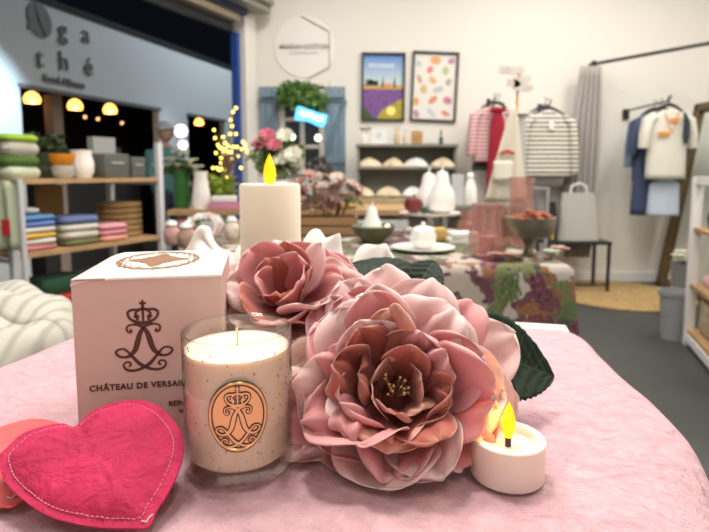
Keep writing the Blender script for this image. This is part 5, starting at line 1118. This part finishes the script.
leaf(big, 'leaf', at(404, 312, y=.49), at(436, 255, y=.54), .044, (0, -.6, .7))
leaf(big, 'leaf', at(425, 292, y=.52), at(350, 256, y=.60), .056, (0, -.35, .9))
petal(big, .02, .02, .2, 1, D(65), .085, -.03, .1, .001, 3, 1, .1, ((.6, .35, .1), (.8, .5, .2), (.85, .6, .3)))
big.children[-1].name = 'bud_petal'
# small peony --------------------------------------------------
fc2 = at(288, 299, y=.51)
sm_ = flower_root('small_peony', 'smaller pink silk peony behind the glass candle', fc2, (-.06, -.55, .83))
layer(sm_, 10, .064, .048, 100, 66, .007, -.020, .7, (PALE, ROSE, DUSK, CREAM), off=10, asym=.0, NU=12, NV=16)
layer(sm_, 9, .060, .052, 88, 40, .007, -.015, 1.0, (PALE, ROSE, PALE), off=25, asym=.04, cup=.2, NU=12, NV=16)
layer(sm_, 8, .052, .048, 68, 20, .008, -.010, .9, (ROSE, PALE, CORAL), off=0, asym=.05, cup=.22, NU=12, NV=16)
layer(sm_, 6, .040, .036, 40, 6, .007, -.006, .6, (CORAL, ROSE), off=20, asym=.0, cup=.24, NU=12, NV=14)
MB().lathe([(.002, -.03), (.010, -.028), (.013, -.018), (.01, -.006), (.003, -.002)], n=18).build('flower_base', mat('sepal_green_small', (.10, .16, .05), .7), sm_)
leaf(sm_, 'leaf', at(262, 300, y=.52), at(225, 276, y=.53), .022, (0, -.7, .7))
# stems joining to the table
def stem(root, p0, p1, r=.0022):
    inv = (Matrix.Translation(root.location) @ root.rotation_euler.to_matrix().to_4x4()).inverted()
    mid = (Vector(p0)+Vector(p1))/2-Vector((0, 0, .012)); MB().tube([inv @ q for q in smooth_poly([Vector(p0), mid, Vector(p1)], 5)], r, 8).build('stem', mat('stem_green', (.06, .12, .04), .6), root)
ax = Vector((-.04, -.80, .60)).normalized(); stem(big, fc-ax*.034, Vector((fc.x+.02, .60, TZ+.008)))
ax = Vector((-.06, -.55, .83)).normalized(); stem(sm_, fc2-ax*.028, Vector((fc2.x+.04, .60, TZ+.010)))
# crumpled white napkins behind the flowers
def crumple(px, py, y, w, h, lab, seed):
    p = at(px, py, y=y)
    def fn(u, v):
        x_ = (u-.5)*2; q = (1-x_*x_)**.5 if abs(x_) < 1 else 0; z = sin(pi*v)**.8*q*h*(.75+.6*noise.noise(Vector((u*4, v*2, seed))))
        return (x_*w/2+.1*w*noise.noise(Vector((u*5, v*5, seed+7))), (v-.5)*.09*(.3+.7*q)+.015*noise.noise(Vector((u*6, v*6, seed+3))), max(.002, z))
    tag(MB().grid(fn, 40, 24).build('crumpled_napkin', M_cloth_w, loc=(p.x, y, TZ+.004), solid=.0015, angle=80), lab, 'napkin', 'crumpled white napkins on the foreground table')
crumple(212, 250, .73, .14, .150, 'crumpled white napkin left of the pillar candle', 1); crumple(325, 250, .70, .11, .150, 'crumpled white napkin just right of the pillar candle', 2); crumple(378, 255, .70, .13, .140, 'crumpled white napkin behind the large peony', 3)
# ------------------------------------------------------------------ lights
def area(name, loc, sx, sy, e, col, rot=(0, 0, 0)):
    l = bpy.data.lights.new(name, 'AREA'); l.shape = 'RECTANGLE'; l.size = sx; l.size_y = sy; l.energy = e; l.color = col
    o = bpy.data.objects.new(name, l); COL.objects.link(o); o.location = loc; o.rotation_euler = rot; return o
WARM = (1, .95, .885)
M_tube = emis('tube_glow', (1, .92, .8), 6)
fixt = [(-.9, 1.5), (.9, 1.5), (2.4, 1.5), (-.2, 3.6), (1.6, 3.8), (2.8, 3.4), (.6, -.6), (-1.4, -.6)]
for i, (x_, y_) in enumerate(fixt):
    t = thing('ceiling_lamp', 'long white ceiling tube lamp above the shop floor', 'lamp', (x_, y_, CH-.2), 0, 'tube lamps on the ceiling')
    MB().box((0, 0, .02), (.16, 1.25, .05), None, .008).build('housing', M_whitep, t); MB().tube([(-.0, -.58, -.02), (0, .58, -.02)], .018, 10).build('lamp_tube', M_tube, t)
    for s_ in (-.45, .45): MB().tube([(0, s_, .04), (0, s_, .2)], .004, 5).build('suspension', M_black, t)
    area('ceiling_light', (x_, y_, CH-.26), .35, 1.2, 39 if y_ > 0 else 16, WARM)
# added lamp over the table to accent the peony; cool outdoor light follows
t = thing('added_accent_lamp', 'added white accent lamp hanging unseen above the foreground table', 'lamp', (-.15, .80, 2.72))
MB().lathe([(.16, -.02), (.14, .08), (.05, .14), (.02, .15)], n=28, cap0=False).build('lamp_shade', M_whitep, t); MB().ball((0, 0, .02), .05).build('bulb', M_tube, t); MB().tube([(0, 0, .15), (0, 0, CH-2.72)], .005, 5).build('cord', M_black, t)
area('added_accent_light', (-.15, .80, 2.68), .24, .24, 21, WARM)  # beam of the added lamp, brightens the petals
area('outdoor_light', (-.2, 8.0, 5.0), 1.2, 1.2, 110, (.80, .92, 1.0), (0, R(30), 0))
l = bpy.data.lights.new('wall_washer', 'SPOT'); l.energy = 45; l.color = (.6, .85, 1.0); l.spot_size = R(90); l.shadow_soft_size = .1; lo = bpy.data.objects.new('wall_washer', l); COL.objects.link(lo); q = Vector((-2.6, 4.6, 1.9)); lo.location = q
tgt = BO+bd*(s0-.5)+Vector((0, 0, 1.7)); lo.rotation_euler = (tgt-q).to_track_quat('-Z', 'Y').to_euler()
W = bpy.data.worlds.new('night'); S.world = W; W.use_nodes = True; W.node_tree.nodes['Background'].inputs[0].default_value = (.01, .013, .02, 1); W.node_tree.nodes['Background'].inputs[1].default_value = .3
S.view_settings.view_transform = 'Standard'; S.view_settings.look = 'None'; S.view_settings.gamma = 1; S.view_settings.use_curve_mapping = False
S.view_settings.exposure = -0.06
S.cycles.max_bounces = 8; S.cycles.transparent_max_bounces = 12; S.cycles.sample_clamp_indirect = 8
